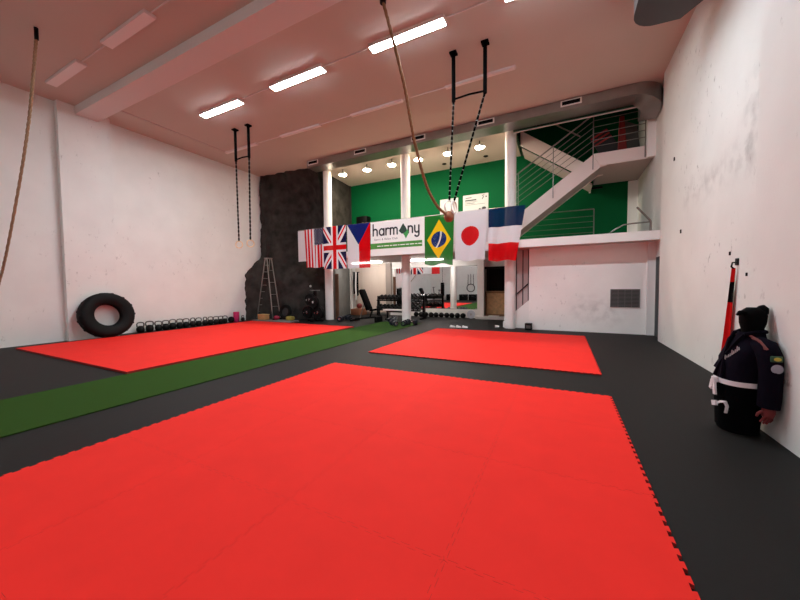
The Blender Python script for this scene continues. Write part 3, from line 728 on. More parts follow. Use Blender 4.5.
m = MB(); m.lathe([(.05, 0), (.11, 0), (.12, .02), (.12, .42), (.11, .44), (.05, .44)], Matrix.Translation((-12.93, 9.52, 0)), 24, closed=True); m.build('foam_sleeve', mat('magenta_foam', (190, 24, 92), .7), t, smooth=50)
m = MB(); m.lathe([(.04, .01), (.05, .01), (.05, .432), (.04, .432)], Matrix.Translation((-12.93, 9.52, 0)), 20, closed=True); m.build('inner_core', BLACK, t)
o = dup(proto, (-12.93, 9.84, 0), .3, 'small black kettlebell between the magenta roller and the rock wall'); o.scale = (.75, .75, .75)

# ------------------------------------------------------------------ step ladder and clutter in front of the climbing wall
ALU = mat('aluminium', (168, 164, 160), .35, .8)
t = thing('step_ladder', 'tall aluminium step ladder opened in front of the climbing wall', 'step ladder', (-12.3, 10.85, .06))
def ladder_leaf(xf, xt, ya, yb, ta, tb, rungs, nm):
    for y, yt in ((ya, ta), (yb, tb)):
        MB().tube([(xf, y, .075), (xt, yt, 2.86)], .024, 4).build(nm, ALU, t, smooth=0)
    m = MB()
    for k in range(1, rungs+1):
        f = k/(rungs+1); x = xf+(xt-xf)*f; z = .075+2.785*f
        m.tube([(x, ya+(ta-ya)*f, z), (x, yb+(tb-yb)*f, z)], .013 if nm == 'rail' else .009, 6)
    m.build('rung', ALU, t)
ladder_leaf(-12.86, -12.33, 10.55, 11.0, 10.66, 10.92, 8, 'rail'); ladder_leaf(-11.82, -12.23, 10.55, 11.0, 10.66, 10.92, 4, 'rear_rail')
MB().bx(-12.40, -12.18, 10.64, 10.94, 2.85, 2.89).build('top_cap', mat('ladder_grey', (128, 122, 118), .5), t, smooth=0)
PADM = mat('grey_pad', (112, 106, 102), .8, noise=.1, nscale=6)
tag(MB().bx(-12.55, -10.3, 10.0, 10.62, .001, .06, .01).build('crash_pad', PADM), 'thin grey landing pad under the ladder at the rock wall', 'crash pad')
t = thing('wooden_box', 'small tan wooden box on the grey pad behind the ladder', 'box', (-12.05, 10.75, .06))
MB().bx(-12.3, -11.85, 10.12, 10.38, .062, .28, .012).build('box_body', mat('tan_wood', (190, 140, 88), .7, noise=.1), t); MB().bx(-12.31, -11.84, 10.11, 10.39, .28, .305).build('lid', mat('tan_wood_lid', (206, 160, 104), .7), t, smooth=0)
t = thing('small_tyre', 'small black tyre upright against the rock beside the tan box', 'tyre', (-11.2, 11.0, .06))
m = MB(); M = Matrix.Translation((-11.2, 10.72, .40)) @ Matrix.Rotation(-.15, 4, 'X') @ Matrix.Rotation(PI/2, 4, 'X'); m.lathe([(.19, -.05), (.24, -.09), (.31, -.085), (.335, -.04), (.335, .04), (.31, .085), (.24, .09), (.19, .05)], M, 40, closed=True); m.build('carcass', TY, t, smooth=50)
m = MB(); m.lathe([(.0, -.02), (.19, -.02), (.19, .02), (0, .02)], M, 32); m.build('hub_disc', mat('hub_dark', (36, 36, 38), .6), t)
t = thing('slam_ball', 'crimson ball lying on the grey pad before the small tyre', 'ball', (-11.35, 10.6, .06))
MB().sph((-11.38, 10.36, .162), .10, (1.6, 1, 1)).build('ball_shell', mat('crimson_rubber', (150, 24, 60), .6), t, smooth=60)
t = thing('balance_pad', 'olive yellow cushion pad on the grey pad beside the plates', 'cushion', (-10.7, 10.9, .06))
MB().bx(-10.78, -10.45, 10.3, 10.55, .062, .24, .05).build('pad_body', mat('olive_pad', (150, 136, 60), .8), t)
tag(MB().bx(-11.6, -11.45, 10.3, 10.9, .062, .12, .02).build('black_plank', RUBBER), 'low black bar lying on the grey pad between box and ball', 'bar')

# weight plate tree
t = thing('plate_tree', 'black weight plate stand in front of the column', 'weight stand', (-9.75, 11.05, 0))
MB().bx(-9.80, -9.70, 11.0, 11.1, .05, 1.34).build('upright', BLACK, t, smooth=0)
m = MB(); m.bx(-10.15, -9.35, 11.0, 11.1, 0.001, .06); m.bx(-9.80, -9.70, 10.75, 11.4, 0.001, .06); m.build('base', BLACK, t, smooth=0)
pegs = ((-10.06, .40), (-9.46, .40), (-9.90, .95), (-9.56, .86))
for x, z in pegs: MB().cyl((-9.75, 11.05, z), (-9.75, 10.95, z), .03).build('peg_mount', BLACK, t)
m = MB()
for x, z in pegs: m.cyl((-9.75, 11.05, z), (x, 11.05, z), .025); 
m.build('arm', BLACK, t)
for x, z in pegs: MB().cyl((x, 11.08, z), (x, 10.66, z), .024).build('peg', CHROME, t)
MB().tube([(-10.02, 11.05, 1.36), (-9.48, 11.05, 1.36)], .02).build('bar_handle', STEEL, t)
def plate(x, y, z, r, label, ax='Y', mt=None):
    p = thing('weight_plate', label, 'weight plate', (x, y, z), 'weight plates')
    M = Matrix.Translation((x, y, z)) @ (Matrix.Rotation(PI/2, 4, 'X') if ax == 'Y' else Matrix.Rotation(PI/2, 4, 'Y'))
    m = MB(); m.lathe([(.03, -.03), (r*.55, -.03), (r*.62, -.02), (r*.85, -.02), (r*.88, -.034), (r*.98, -.034), (r, -.025), (r, .025), (r*.98, .034), (r*.88, .034), (r*.85, .02), (r*.62, .02), (r*.55, .03), (.03, .03)], M, 36, closed=True)
    m.build('disc', mt or RUBBER, p, smooth=40)
    m = MB(); m.lathe([(.026, -.034), (.05, -.034), (.05, .034), (.026, .034)], M, 20, closed=True); m.build('hub', CHROME, p)
for (x, z), r, nm in zip(pegs, (.27, .29, .27, .24), ('low arm next the rock wall', 'low arm next the column', 'upper arm next the rock wall', 'upper arm next the column')):
    dy = -.15 if z == .86 else 0; plate(x, 10.95+dy, z, r, 'black weight plate, inner one on the %s' % nm); plate(x, 10.87+dy, z, r*.93, 'black weight plate, outer one on the %s' % nm)
# brown board and concrete side
tag(MB().box((-9.40, 12.16, 1.06), (.17, .06, 2.1), None).build('wooden_board', mat('brown_board', (92, 58, 36), .7, noise=.2, nscale=4), smooth=0), 'tall brown board standing by the concrete partition behind the column', 'board')

# ------------------------------------------------------------------ gym corner under the gallery
# incline bench
t = thing('weight_bench', 'black adjustable weight bench with its backrest raised', 'weight bench', (-7.75, 11.75, 0))
R1 = Matrix.Rotation(math.radians(-24), 3, 'Y')
MB().box((-7.60, 11.8, .94), (.15, .36, .95), R1, .03).build('backrest', GREY_VINYL, t)
MB().box((-7.12, 11.8, .52), (.42, .36, .09), Matrix.Rotation(math.radians(-8), 3, 'Y'), .03).build('seat', GREY_VINYL, t)
m = MB(); m.tube([(-8.15, 11.8, .09), (-6.95, 11.8, .22)], .04, 6); m.build('base_beam', BLACK, t)
MB().tube([(-7.40, 11.8, .16), (-7.27, 11.8, .48)], .035, 6).build('support', BLACK, t)
MB().tube([(-7.9, 11.8, .14), (-7.66, 11.8, .80)], .025, 6).build('brace', STEEL, t)
MB().bx(-8.22, -8.10, 11.5, 12.1, .002, .09).build('foot', BLACK, t, smooth=0)
MB().bx(-7.02, -6.92, 11.55, 12.05, .002, .24).build('foot', BLACK, t, smooth=0)
# dumbbells
DBK = mat('dumbbell_rubber', (10, 10, 11), .5, spec=.25); DBH = mat('dumbbell_chrome', (190, 190, 194), .2, 1.0)
def db_proto(hexa=True, name='dumbbell', group='dumbbells on the rack', head=DBK):
    t = thing(name, 'x', 'dumbbell', (0, 0, 0), group); n = 6 if hexa else 20
    for s in (-1, 1):
        M = Matrix.Translation((0, s*.115, 0)) @ Matrix.Rotation(PI/2, 4, 'X') @ Matrix.Rotation(PI/6, 4, 'Z')
        m = MB(); m.lathe([(0, -.055), (.068, -.055), (.082, -.04), (.082, .04), (.068, .055), (0, .055)], M, n); m.build('head', head, t, smooth=30)
    for s in (-1, 1): MB().cyl((0, s*.16, 0), (0, s*.176, 0), .038, n=14).build('end_cap', DBH, t)
    MB().cyl((0, -.07, 0), (0, .07, 0), .017, n=12).build('handle', DBH, t)
    return t
# rack with two tiers
t = thing('dumbbell_rack', 'black two tier dumbbell rack in front of the mirror', 'dumbbell rack', (-6.9, 13.6, 0))
for x in (-8.1, -5.68):
    m = MB(); m.prism([(13.3, 0.002), (13.95, 0.002), (13.95, .06), (13.85, .1), (13.80, 1.04), (13.70, 1.04), (13.62, .1), (13.3, .06)], lambda a, b: (x-.04, a, b), (.08, 0, 0)); m.build('side_frame', BLACK, t, smooth=0)
tr = Matrix.Rotation(math.radians(14), 3, 'X')
for z, y in ((.87, 13.66), (.42, 13.56)):
    m = MB()
    for dy in (-.13, .13): m.box((-6.89, y+dy, z+dy*.25), (2.34, .07, .05), tr)
    m.build('tier_rail', BLACK, t, smooth=0)
proto_d = None
for row, (z, y) in enumerate(((.87, 13.66), (.42, 13.56))):
    for k in range(11):
        x = -7.93+k*.207
        lb = 'dumbbell on the %s tier of the rack, %s from the incline bench' % (('upper', 'lower')[row], ordinal(k))
        if proto_d is None: proto_d = db_proto(); o = proto_d; o.location = (x, y, z+.122); o['label'] = lb
        else: o = dup(proto_d, (x, y, z+.122), 0, lb)
        o.rotation_euler = (math.radians(14), 0, 0); o.scale = (1.12,)*3
# dumbbells lying on the floor at the middle column
spots = ((-6.38, 12.1, .3), (-6.2, 11.62, 1.2), (-5.70, 10.78, .9), (-5.35, 11.0, .2), (-5.22, 11.38, 1.5), (-5.95, 11.2, .5))
nm = ('closest to the incline bench', 'second from the incline bench', 'closest to the red mat, lying aslant', 'beside the red mat corner', 'touching the shadow of the column base', 'in the middle of the floor group')
pf = None
for k, ((x, y, a), n_) in enumerate(zip(spots, nm)):
    lb = 'hex dumbbell on the floor before the middle column, ' + n_
    if pf is None: pf = db_proto(True, 'dumbbell', 'dumbbells on the floor', mat('dumbbell_blue_grey', (24, 27, 38), .45, spec=.3)); o = pf; o.location = (x, y, .128 if x < -5.8 and x > -6.8 else .113); o.rotation_euler = (0, 0, a); o['label'] = lb
    else: o = dup(pf, (x, y, .124 if x < -5.8 and x > -6.8 else .113), a, lb)
    o.scale = (1.35,)*3
for k, (x, y, a) in enumerate(((-8.75, 11.55, .4), (-8.62, 11.95, 1.0))):
    o = dup(pf, (x, y, .124 if x < -5.8 and x > -6.8 else .113), a, ('hex dumbbell on the floor beside the foot of the incline bench', 'hex dumbbell behind the foot of the incline bench')[k]); o.scale = (1.5,)*3
# flat bench in front of the rack
t = thing('flat_bench', 'low flat bench with a pale pad before the dumbbell rack', 'bench', (-7.0, 12.9, 0))
MB().box((-6.75, 12.95, .43), (1.15, .3, .08), None, .03).build('pad', mat('pale_vinyl', (206, 198, 192), .5), t)
MB().bx(-7.2, -6.3, 12.91, 12.99, .33, .39).build('beam', BLACK, t, smooth=0)
for x in (-7.15, -6.35):
    MB().bx(x-.03, x+.03, 12.75, 13.15, .002, .05).build('foot', BLACK, t, smooth=0); MB().bx(x-.03, x+.03, 12.92, 12.98, .05, .34).build('leg', BLACK, t, smooth=0)
# row of slam balls along the plinth and a pale plate at its end
SB = mat('slam_ball_rubber', (6, 6, 7), .6, spec=.2)
def ball_proto():
    t = thing('slam_ball', 'x', 'ball', (0, 0, 0), 'slam balls along the mirror plinth')
    MB().sph((0, 0, .125), .125).build('ball_shell', SB, t, smooth=60)
    m = MB(); torus(m, (0, 0, .125), .1245, .005, Matrix.Rotation(.9, 3, 'X'), 32, 6); m.build('seam', mat('ball_seam', (44, 44, 46), .7), t)
    return t
pb = None
for k in range(10):
    x = -4.08-k*.262; lb = 'black slam ball below the mirror, %s in line from the pale plate' % ordinal(k)
    if pb is None: pb = ball_proto(); o = pb; o.location = (x, 14.55, 0); o['label'] = lb
    else: o = dup(pb, (x, 14.55+random.uniform(-.02, .02), 0), random.uniform(0, 3), lb)
t = thing('weight_plate', 'pale grey weight plate standing upright at the end of the slam balls', 'weight plate', (-3.72, 14.55, .19))
M = Matrix.Translation((-3.72, 14.6, .19)) @ Matrix.Rotation(-.1, 4, 'X') @ Matrix.Rotation(PI/2, 4, 'X')
m = MB(); m.lathe([(.02, -.03), (.1, -.03), (.12, -.02), (.155, -.02), (.16, -.03), (.188, -.03), (.188, .03), (.02, .03)], M, 40, closed=True); m.build('disc', mat('pale_plate', (190, 194, 204), .4), t, smooth=40)
m = MB(); m.lathe([(.02, -.035), (.045, -.035), (.045, .035), (.02, .035)], M, 20, closed=True); m.build('hub', STEEL, t)
# bands and box by the panelled wall
t = thing('resistance_bands', 'black and white exercise straps hanging from a rail on the panelling', 'exercise bands', (-10.2, 14.9, 2.3))
MB().cyl((-10.4, 14.9, 2.3), (-9.98, 14.9, 2.3), .02).build('hanger_rail', BLACK, t)
for k, (x, z, c) in enumerate(((-10.32, 1.1, 'b'), (-10.2, .75, 'w'), (-10.1, 1.0, 'b'))):
    m = MB(); m.tube([(x, 14.88, 2.32), (x-.03, 14.87, (2.3+z)/2), (x, 14.87, z), (x+.05, 14.87, z+.05), (x+.04, 14.87, (2.3+z)/2), (x+.03, 14.88, 2.31)], .03, 6, flat=.4); m.build('band', BLACK if c == 'b' else PAINT, t)
t = thing('storage_box', 'low brown wooden box on the floor by the panelled wall', 'box', (-9.9, 14.4, 0))
MB().bx(-10.1, -9.45, 14.2, 14.8, .002, .30, .01).build('box_body', mat('brown_box', (150, 96, 66), .7), t); MB().bx(-10.11, -9.44, 14.19, 14.81, .30, .33).build('lid', mat('brown_box_lid', (170, 116, 84), .7), t, smooth=0)
t = thing('exercise_ball', 'small dark red ball resting on the brown wooden box', 'ball', (-9.55, 14.45, .41))
MB().sph((-9.7, 14.45, .48), .15).build('ball_shell', mat('dark_red_ball', (120, 34, 30), .5), t, smooth=60); m = MB(); torus(m, (-9.7, 14.45, .48), .149, .005, None, 32, 6); m.build('seam', BLACK, t)
# alcove: plywood panel and dark frame
PLY = mat('plywood', (214, 172, 124), .7, noise=.22, nscale=7)
t = thing('plywood_crate', 'pale plywood crate filling the lower half of the dark doorway', 'crate', (-2.7, 15.4, .1))
MB().bx(-3.17, -2.23, 15.13, 15.75, .102, 1.24).build('crate_body', PLY, t, smooth=0)
m = MB()
for x in (-3.14, -2.26): m.bx(x-.035, x+.035, 15.11, 15.13, .11, 1.23)
m.bx(-3.1, -2.3, 15.11, 15.13, 1.15, 1.23); m.bx(-3.1, -2.3, 15.11, 15.13, .11, .19); m.build('batten', mat('plywood_batten', (150, 110, 76), .7), t, smooth=0)
t = thing('door_frame_rail', 'black roller shutter rail over the dark doorway', 'shutter rail', (-2.7, 14.95, 2.28))
MB().bx(-3.3, -2.1, 14.98, 15.1, 2.26, 2.36).build('roller_box', BLACK, t, smooth=0); MB().bx(-3.24, -3.18, 15.02, 15.1, .12, 2.26).build('guide', BLACK, t, smooth=0)
tag(MB().bx(-2.95, -2.5, 14.55, 14.75, .121, .16, .01).build('paper_sheet', PAINT), 'white bundle of paper on the doorway step', 'paper')
# small white things by the edge of the far red mat
t = None
def trainer(x, y, rz, lab):
    t = thing('trainer_shoe', lab, 'shoe', (0, 0, 0), 'white shoes by the red mat')
    m = MB(); n = 14
    def out(s, z): return [(.155*math.cos(2*PI*i/n)*s, (.05+.008*math.cos(2*PI*i/n))*math.sin(2*PI*i/n)*s, z) for i in range(n)]
    m.loft([out(1, .002), out(1.02, .02), out(.98, .035)]); so = m.build('sole', PAINT, t)
    m = MB(); m.loft([out(.95, .035), [(x_, y_, .075+(.02 if x_ < 0 else -.01)) for x_, y_, z_ in out(.86, 0)], [(x_*.8-.03, y_, .115 if x_ < 0 else .085) for x_, y_, z_ in out(.62, 0)]]); m.build('upper', mat('shoe_white', (236, 232, 230), .6), t, smooth=60)
    t.rotation_euler = (0, 0, rz); t.location = (x, y, 0); t.scale = (.68, .68, .68)
trainer(-3.56, 11.30, .1, 'white shoe at the mat edge, closest to the middle column'); trainer(-3.34, 11.32, -.1, 'white shoe in the middle of three at the mat edge'); trainer(-3.11, 11.32, .15, 'white shoe of three at the mat edge, closest to the flag column')
t = thing('water_bottle', 'tiny white bottle lying on the black floor near the flag column', 'bottle', (-2.05, 11.75, 0))
m = MB(); M = Matrix.Translation((-2.05, 11.75, .045)) @ Matrix.Rotation(PI/2, 4, 'Y'); m.lathe([(0, -.08), (.04, -.08), (.042, .03), (.02, .06), (0, .06)], M, 16); m.build('bottle_body', PAINT, t); m = MB(); m.lathe([(0, .06), (.02, .06), (.02, .085), (0, .085)], M, 12); m.build('cap', BLACK, t)

# ------------------------------------------------------------------ partition by the flag column, grille, socket box
t = thing('stair_balustrade', 'tinted glazed stair screen with dark bars next the flag column', 'glazed screen', (-1.3, 11.95, .5))
GLZ = mat('tinted_panel', (196, 182, 180), .25)
m = MB(); m.prism([(-1.62, .46), (-1.02, 1.0), (-1.02, 2.72), (-1.62, 2.72)], lambda a, b: (a, 12.02, b), (0, .02, 0)); m.build('glass_sheet', GLZ, t, smooth=0)
for x in (-1.45, -1.24, -1.06):
    MB().bx(x-.014, x+.014, 11.99, 12.02, .46+.9*(x+1.62), 2.72).build('bar', mat('bar_dark', (52, 46, 48), .5), t, smooth=0)
MB().tube([(-1.62, 11.97, 1.02), (-1.03, 11.97, 1.58)], .022, 8).build('handrail', mat('bar_dark', (52, 46, 48), .5), t)
m = MB(); m.prism([(-1.9, 0), (-1.02, 0), (-1.02, 1.0), (-1.62, .46), (-1.9, .2)], lambda a, b: (a, 11.98, b), (0, .12, 0)); struct(m.build('wall_parapet', PAINT, smooth=0))
t = thing('floor_box', 'small black box with a grey panel on the floor at the white wall', 'box', (-1.05, 11.6, 0))
MB().bx(-1.12, -.90, 11.50, 11.745, .002, .22, .01).build('box_body', BLACK, t); MB().bx(-1.08, -.94, 11.49, 11.50, .06, .16).build('panel', mat('box_panel', (84, 76, 74), .5), t, smooth=0)
t = thing('wall_grille', 'grey ventilation grille in the white wall under the gallery', 'vent', (1.7, 11.75, .83))
g = MB(); g.bx(1.33, 2.03, YW-.012, YW-.001, .83, 1.33); g.build('grille_back', mat('grille_dark', (60, 58, 58), .6), t, smooth=0)
m = MB()
for k in range(12): m.box((1.68, YW-.02, .86+k*.04), (.68, .02, .012), Matrix.Rotation(.6, 3, 'X'))
m.build('louvres', mat('grille_grey', (120, 116, 114), .5, .3), t, smooth=0)
m = MB(); m.bx(1.31, 1.335, YW-.03, YW-.001, .81, 1.35); m.bx(2.025, 2.05, YW-.03, YW-.001, .81, 1.35); m.bx(1.31, 2.05, YW-.03, YW-.001, 1.33, 1.355); m.bx(1.31, 2.05, YW-.03, YW-.001, .805, .83)
for x in (1.51, 1.68, 1.85): m.bx(x-.008, x+.008, YW-.032, YW-.012, .83, 1.33)
m.build('grille_frame', mat('grille_grey', (120, 116, 114), .5, .3), t, smooth=0)

# ------------------------------------------------------------------ grappling dummy in a gi, pennant on the wall
DX, DY = 1.62, 4.47
t = thing('grappling_dummy', 'grappling dummy in a dark navy gi with a white belt, leaning on the wall', 'grappling dummy', (DX, DY, 0))
GI = mat('navy_gi', (14, 10, 22), .95, noise=.12, nscale=90, bump=.35, bscale=14, spec=.08); GIB = mat('black_gi_skirt', (4, 4, 6), .95, bump=.3, bscale=14, spec=.06)
BLKL = mat('black_leather', (3, 3, 4), .85, spec=.08)
D = Matrix.Translation((DX, DY, 0)) @ Matrix.Rotation(PI+.12, 4, 'Z')     # local x = front of the dummy, y = its side (minus = towards the camera after the turn)
def ell(cx, cy, z, a, b_, n=28, p=2.3, wob=0, k=0):
    out = []
    for i in range(n):
        q = 2*PI*i/n; c, s_ = math.cos(q), math.sin(q)
        rr = 1+wob*math.sin(5*q+k)+wob*.6*math.sin(9*q-2*k)
        out.append(D @ Vector((cx+a*rr*math.copysign(abs(c)**(2/p), c), cy+b_*rr*math.copysign(abs(s_)**(2/p), s_), z)))
    return out
# body: hips to shoulders, neck and hooded head as one surface (leaning back towards the wall with height)
m = MB(); m.loft([ell(.0, 0, .002, .15, .16), ell(.0, 0, .10, .14, .155), ell(.0, 0, .35, .135, .155), ell(-.01, 0, .55, .13, .16), ell(-.03, 0, .75, .14, .175), ell(-.06, 0, .86, .12, .16), ell(-.08, 0, .93, .09, .12), ell(-.085, 0, .97, .07, .072), ell(-.088, 0, 1.02, .075, .072), ell(-.09, 0, 1.10, .095, .088), ell(-.092, 0, 1.17, .10, .092), ell(-.095, 0, 1.22, .09, .082), ell(-.095, 0, 1.255, .05, .05)])
body = m.build('body', BLKL, t, smooth=60)
# loose strap ends of the hood
m = MB(); m.tube([D @ Vector((-.01, .03, 1.20)), D @ Vector((.035, .05, 1.205)), D @ Vector((.06, .05, 1.18))], [.026, .024, .010], 8)
m.tube([D @ Vector((-.14, .02, 1.20)), D @ Vector((-.15, .02, 1.25)), D @ Vector((-.14, .02, 1.275))], [.055, .045, .024], 10); m.build('hood_tabs', BLKL, t, smooth=60)
# jacket
m = MB(); m.loft([ell(.0, 0, .50, .165, .195, wob=.012, k=1), ell(-.01, 0, .60, .16, .19, wob=.025, k=2), ell(-.03, 0, .74, .165, .20, wob=.025, k=3), ell(-.055, 0, .84, .145, .195, wob=.02, k=4), ell(-.07, 0, .91, .12, .165, wob=.01), ell(-.08, 0, .96, .10, .12), ell(-.085, 0, 1.01, .09, .095)], caps=False); m.build('jacket', GI, t, smooth=60)
m = MB(); m.loft([ell(.01, 0, .03, .155, .165, wob=.03, k=0), ell(.01, 0, .15, .16, .17, wob=.03, k=1), ell(.01, 0, .32, .165, .185, wob=.025, k=2), ell(.003, 0, .52, .165, .195, wob=.012, k=3)], caps=False); m.build('skirt', GIB, t, smooth=60)
# belt with knot and hanging ends
BELT = mat('white_belt', (222, 214, 218), .8)
m = MB(); m.loft([ell(.0, 0, .485, .172, .202), ell(.0, 0, .485, .182, .212), ell(-.002, 0, .53, .180, .210), ell(-.002, 0, .53, .170, .200)], caps=False); m.build('belt', BELT, t, smooth=30)
m = MB(); m.X = D; m.box((.205, .02, .51), (.04, .06, .06), None, .012); m.box((.215, .045, .43), (.016, .04, .14), Matrix.Rotation(.12, 3, 'X')); m.box((.215, -.01, .45), (.016, .04, .10), Matrix.Rotation(-.3, 3, 'X')); m.box((.212, .045, .27), (.02, .07, .05), Matrix.Rotation(.3, 3, 'X')); m.build('belt_knot', BELT, t, smooth=0)
m = MB(); m.tube([D @ Vector(p) for p in ((.20, .055, .27), (.185, .09, .30), (.165, .125, .31), (.155, .14, .27), (.16, .13, .20))], [.018]*5, 6, flat=.5); m.build('drawstring', BELT, t)
# lapels
m = MB()
m.tube([D @ Vector(p) for p in ((.01, .08, .99), (.05, .055, .92), (.11, .01, .78), (.145, -.03, .66), (.17, -.06, .54))], .022, 8, flat=.6)
m.tube([D @ Vector(p) for p in ((.01, -.08, .99), (.06, -.045, .92), (.118, .0, .78), (.15, .04, .66), (.17, .06, .54))], .022, 8, flat=.6)
m.tube([D @ Vector(p) for p in ((.01, .08, .99), (-.06, .105, 1.015), (-.15, .08, 1.02), (-.17, 0, 1.025), (-.15, -.08, 1.02), (-.06, -.105, 1.015), (.01, -.08, .99))], .02, 8); m.build('lapel', GI, t, smooth=60)
# sleeves: the near arm hangs along the wall, the far one is tucked beside the body
def sleeve(P, R_):
    m = MB(); m.tube([D @ Vector(p) for p in P], R_, 16); return m.build('sleeve', GI, t, smooth=60)
armN = [(-.08, .12, .90), (-.09, .19, .885), (-.10, .235, .80), (-.10, .255, .66), (-.095, .26, .52), (-.09, .265, .42), (-.085, .265, .33)]
sleeve(armN, [.08, .09, .088, .082, .08, .08, .076])
sleeve([(-.08, -.12, .90), (-.08, -.20, .88), (-.07, -.235, .78), (-.03, -.24, .66), (.03, -.23, .56)], [.08, .085, .082, .078, .075])
# mitten hand with fingers and thumb
m = MB(); HANDM = mat('red_hand', (112, 30, 30), .7)
hx, hy, hz = .01, -.03, -.075
m.tube([D @ Vector((p[0]+hx, p[1]+hy, p[2]+hz)) for p in ((-.10, .295, .41), (-.095, .297, .36), (-.087, .30, .315))], [.042, .048, .04], 12)
for k in range(4):
    a = -.035+k*.023; L = (.062, .078, .074, .056)[k]
    m.tube([D @ Vector((p[0]+hx, p[1]+hy, p[2]+hz)) for p in ((-.089+a*.9, .30+.006*k, .325), (-.083+a*1.1, .297+.006*k, .325-L*.55), (-.069+a*1.1, .29+.006*k, .325-L))], [.0125, .0115, .009], 8)
m.tube([D @ Vector((p[0]+hx, p[1]+hy, p[2]+hz)) for p in ((-.055, .30, .37), (-.02, .30, .345), (-.013, .295, .315))], [.014, .0125, .010], 8)
m.build('hand', HANDM, t, smooth=60)
# patches, shoulder tape and chest embroidery lie on the cloth
def dot(p): return D @ Vector(p)
m = MB(); Rz = Matrix.Rotation(PI+.12, 3, 'Z')
m.sph(dot((-.10, .332, .71)), .042, (1.0, .2, 1.0)); m.build('round_patch', mat('patch_silver', (150, 148, 160), .6), t)
m = MB(); m.box(dot((-.10, .318, .80)), (.085, .022, .055), Rz, .008); pp = m.build('flag_patch', mat('patch_green', (44, 78, 52), .7), t)
m = MB(); m.sph(dot((-.10, .330, .80)), .018, (1.5, .3, 1)); m.build('patch_diamond', mat('patch_yellow', (196, 176, 70), .7), pp)
m = MB()
for dy in (0, .035): m.tube([dot(p) for p in ((-.02, .10+dy, .985-dy*.6), (-.03, .19+dy*.8, .96-dy*.2), (-.045, .275+dy*.7, .88))], .010, 6, flat=.5)
m.build('shoulder_tape', mat('tape_brown_red', (104, 50, 48), .8), t)
m = MB(); x = 0
for k in range(9):
    f = k/8; y0 = .03+.10*f; z0 = .72+.12*f; x0_ = .112-.055*f
    h = .05 if k in (0, 4, 7) else .03
    m.tube([dot((x0_+.02, y0, z0)), dot((x0_+.022, y0+.010, z0+h)), dot((x0_+.02, y0+.012, z0+.004))], .004, 5)
m.build('embroidery', mat('thread_white', (200, 192, 196), .7), t)
# pennant hanging from a wall hook behind the dummy
t = thing('wall_pennant', 'narrow red and black cloth hanging from a hook behind the dummy', 'pennant', (2.2, 6.4, 1.78))
PR = cloth('pennant_red', (212, 30, 30), .0)
def pen(m, z0, z1, w0, w1, y0):
    n = 14; rows = []
    for j in range(n+1):
        v = j/n; z = z0+(z1-z0)*v; w = w0+(w1-w0)*v
        rows.append([(2.215-.02*math.sin(6*k/8*PI), y0+w*k/8+.05*(1.72-z), z) for k in range(9)])
    V = [[m.v(p) for p in r] for r in rows]
    for j in range(n):
        for k in range(8): m.f([V[j][k], V[j+1][k], V[j+1][k+1], V[j][k+1]])
m = MB(); pen(m, 1.72, 1.52, .025, .06, 6.37); pen(m, 1.22, .35, .12, .30, 6.37); m.build('red_cloth', PR, t, smooth=60, fix=False)
m = MB(); pen(m, 1.52, 1.22, .06, .12, 6.37); m.build('black_cloth', cloth('pennant_black', (18, 17, 18), 0), t, smooth=60, fix=False)
m = MB(); m.tube([(2.257, 6.38, 1.80), (2.20, 6.38, 1.80), (2.19, 6.38, 1.74), (2.215, 6.38, 1.71)], .012, 8); m.bx(2.24, 2.257, 6.34, 6.42, 1.76, 1.86); m.build('hook', BLACK, t)
# small black fixings left in the side wall
m = None
for k, (y, z, s) in enumerate(((8.95, 2.62, .05), (9.55, 4.35, .05), (6.62, 1.95, .035), (6.1, 1.62, .03))):
    tag(MB().box((XR-.008, y, z), (.016, s, s*1.6), None, .004).build('wall_fixing', BLACK), 'small black fixing in the scuffed side wall, %s' % ('below the gallery edge', 'beside the stair landing', 'above the pennant hook', 'next to the pennant hook')[k], 'fixing', 'fixings in the side wall')

# ------------------------------------------------------------------ things by the wall behind the camera (they show in the mirror)
for k, (x, y) in enumerate(((-9.2, -2.9), (-8.2, -2.9), (-10.6, -2.95))):
    t = thing('plyo_box', 'black jump box by the rear wall, seen in the mirror, %s from the turf' % ordinal(k), 'box', (x, y, 0), 'jump boxes')
    MB().bx(x-.4, x+.4, y-.3, y+.3, .002, .62, .02).build('box_body', BLACK, t); MB().bx(x-.1, x+.1, y+.30, y+.31, .42, .47).build('hand_hole', mat('box_panel', (84, 76, 74), .5), t, smooth=0)
t = thing('punching_bag', 'black punching bag hanging on a rope, seen in the mirror', 'punching bag', (-10.9, -1.2, ZC))
m = MB(); m.lathe([(0, .5), (.17, .5), (.19, .56), (.19, 1.75), (.16, 1.85), (0, 1.85)], Matrix.Translation((-10.9, -1.2, 0)), 24); m.build('bag', BLKL, t); MB().cyl((-10.9, -1.2, 1.85), (-10.9, -1.2, ZC), .015, n=8).build('hanging_rope', BLACK, t)
t = thing('exercise_bike', 'black exercise bike by the rear wall, seen in the mirror', 'exercise bike', (-12.0, -2.2, 0))
m = MB(); m.lathe([(0, -.05), (.28, -.05), (.30, 0), (.28, .05), (0, .05)], Matrix.Translation((-12.2, -2.2, .4)) @ Matrix.Rotation(PI/2, 4, 'X'), 32); m.build('flywheel', BLACK, t)
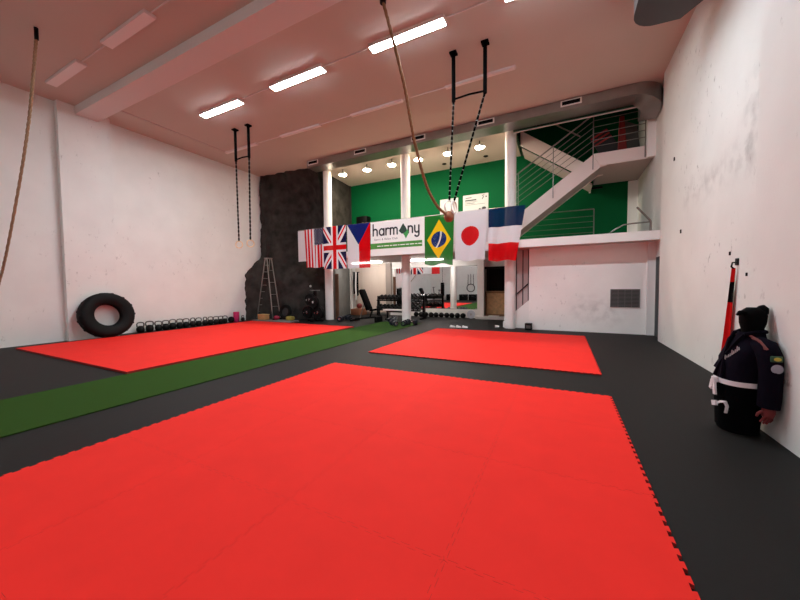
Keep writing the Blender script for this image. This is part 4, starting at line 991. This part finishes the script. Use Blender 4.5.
m = MB(); m.tube([(-12.2, -2.2, .4), (-11.7, -2.2, .5), (-11.6, -2.2, 1.05)], .04); m.tube([(-12.15, -2.2, .4), (-12.25, -2.2, 1.3)], .04); m.bx(-12.5, -12.3, -2.5, -1.9, .002, .06); m.bx(-11.6, -11.4, -2.5, -1.9, .002, .06); m.tube([(-12.4, -2.2, .05), (-11.5, -2.2, .05), (-11.7, -2.2, .5)], .035); m.build('frame', BLACK, t)
MB().box((-11.58, -2.2, 1.08), (.28, .2, .08), None, .03).build('saddle', BLKL, t); m = MB(); m.tube([(-12.15, -2.45, 1.4), (-12.3, -2.3, 1.32), (-12.3, -2.1, 1.32), (-12.15, -1.95, 1.4)], .02); m.build('handlebar', BLACK, t)
t = thing('wall_hoop', 'black ring target with straps on the rear wall, seen in the mirror', 'ring target', (-8.5, -3.36, 1.3))
m = MB(); torus(m, (-8.55, -3.34, 1.28), .4, .04, Matrix.Rotation(PI/2, 3, 'X')); m.build('hoop', BLACK, t)
for dx in (-.3, 0, .3): MB().cyl((-8.55+dx, -3.34, 1.6), (-8.55+dx*.9, -3.34, 2.7), .025, n=8).build('strap', BLACK, t)

# ------------------------------------------------------------------ camera, world, view
cam = bpy.data.cameras.new('camera'); co = bpy.data.objects.new('camera', cam); COL.objects.link(co)
F, YAW, PIT, ROL = 323.295, .4660455, .0419918, -.00946784
fw = Vector((-math.sin(YAW)*math.cos(PIT), math.cos(YAW)*math.cos(PIT), -math.sin(PIT)))
rt = Vector((math.cos(YAW), math.sin(YAW), 0)); up = rt.cross(fw)
r2 = rt*math.cos(ROL)+up*math.sin(ROL); u2 = -rt*math.sin(ROL)+up*math.cos(ROL)
Rm = Matrix((r2, u2, -fw)).transposed()
co.matrix_world = Matrix.Translation((0, 0, 1.5)) @ Rm.to_4x4()
cam.sensor_width = 36; cam.lens = F*36/800; cam.clip_start = .05; cam.clip_end = 100
S.camera = co
w = bpy.data.worlds.new('world'); S.world = w; w.use_nodes = True
w.node_tree.nodes['Background'].inputs['Color'].default_value = (.05, .05, .055, 1)
S.view_settings.view_transform = 'Standard'; S.view_settings.look = 'None'; S.view_settings.gamma = 1; S.view_settings.use_curve_mapping = False
S.view_settings.exposure = 1.92
S.cycles.use_denoising = True
S.cycles.max_bounces = 8; S.cycles.diffuse_bounces = 5; S.cycles.glossy_bounces = 4
S.cycles.sample_clamp_indirect = 6
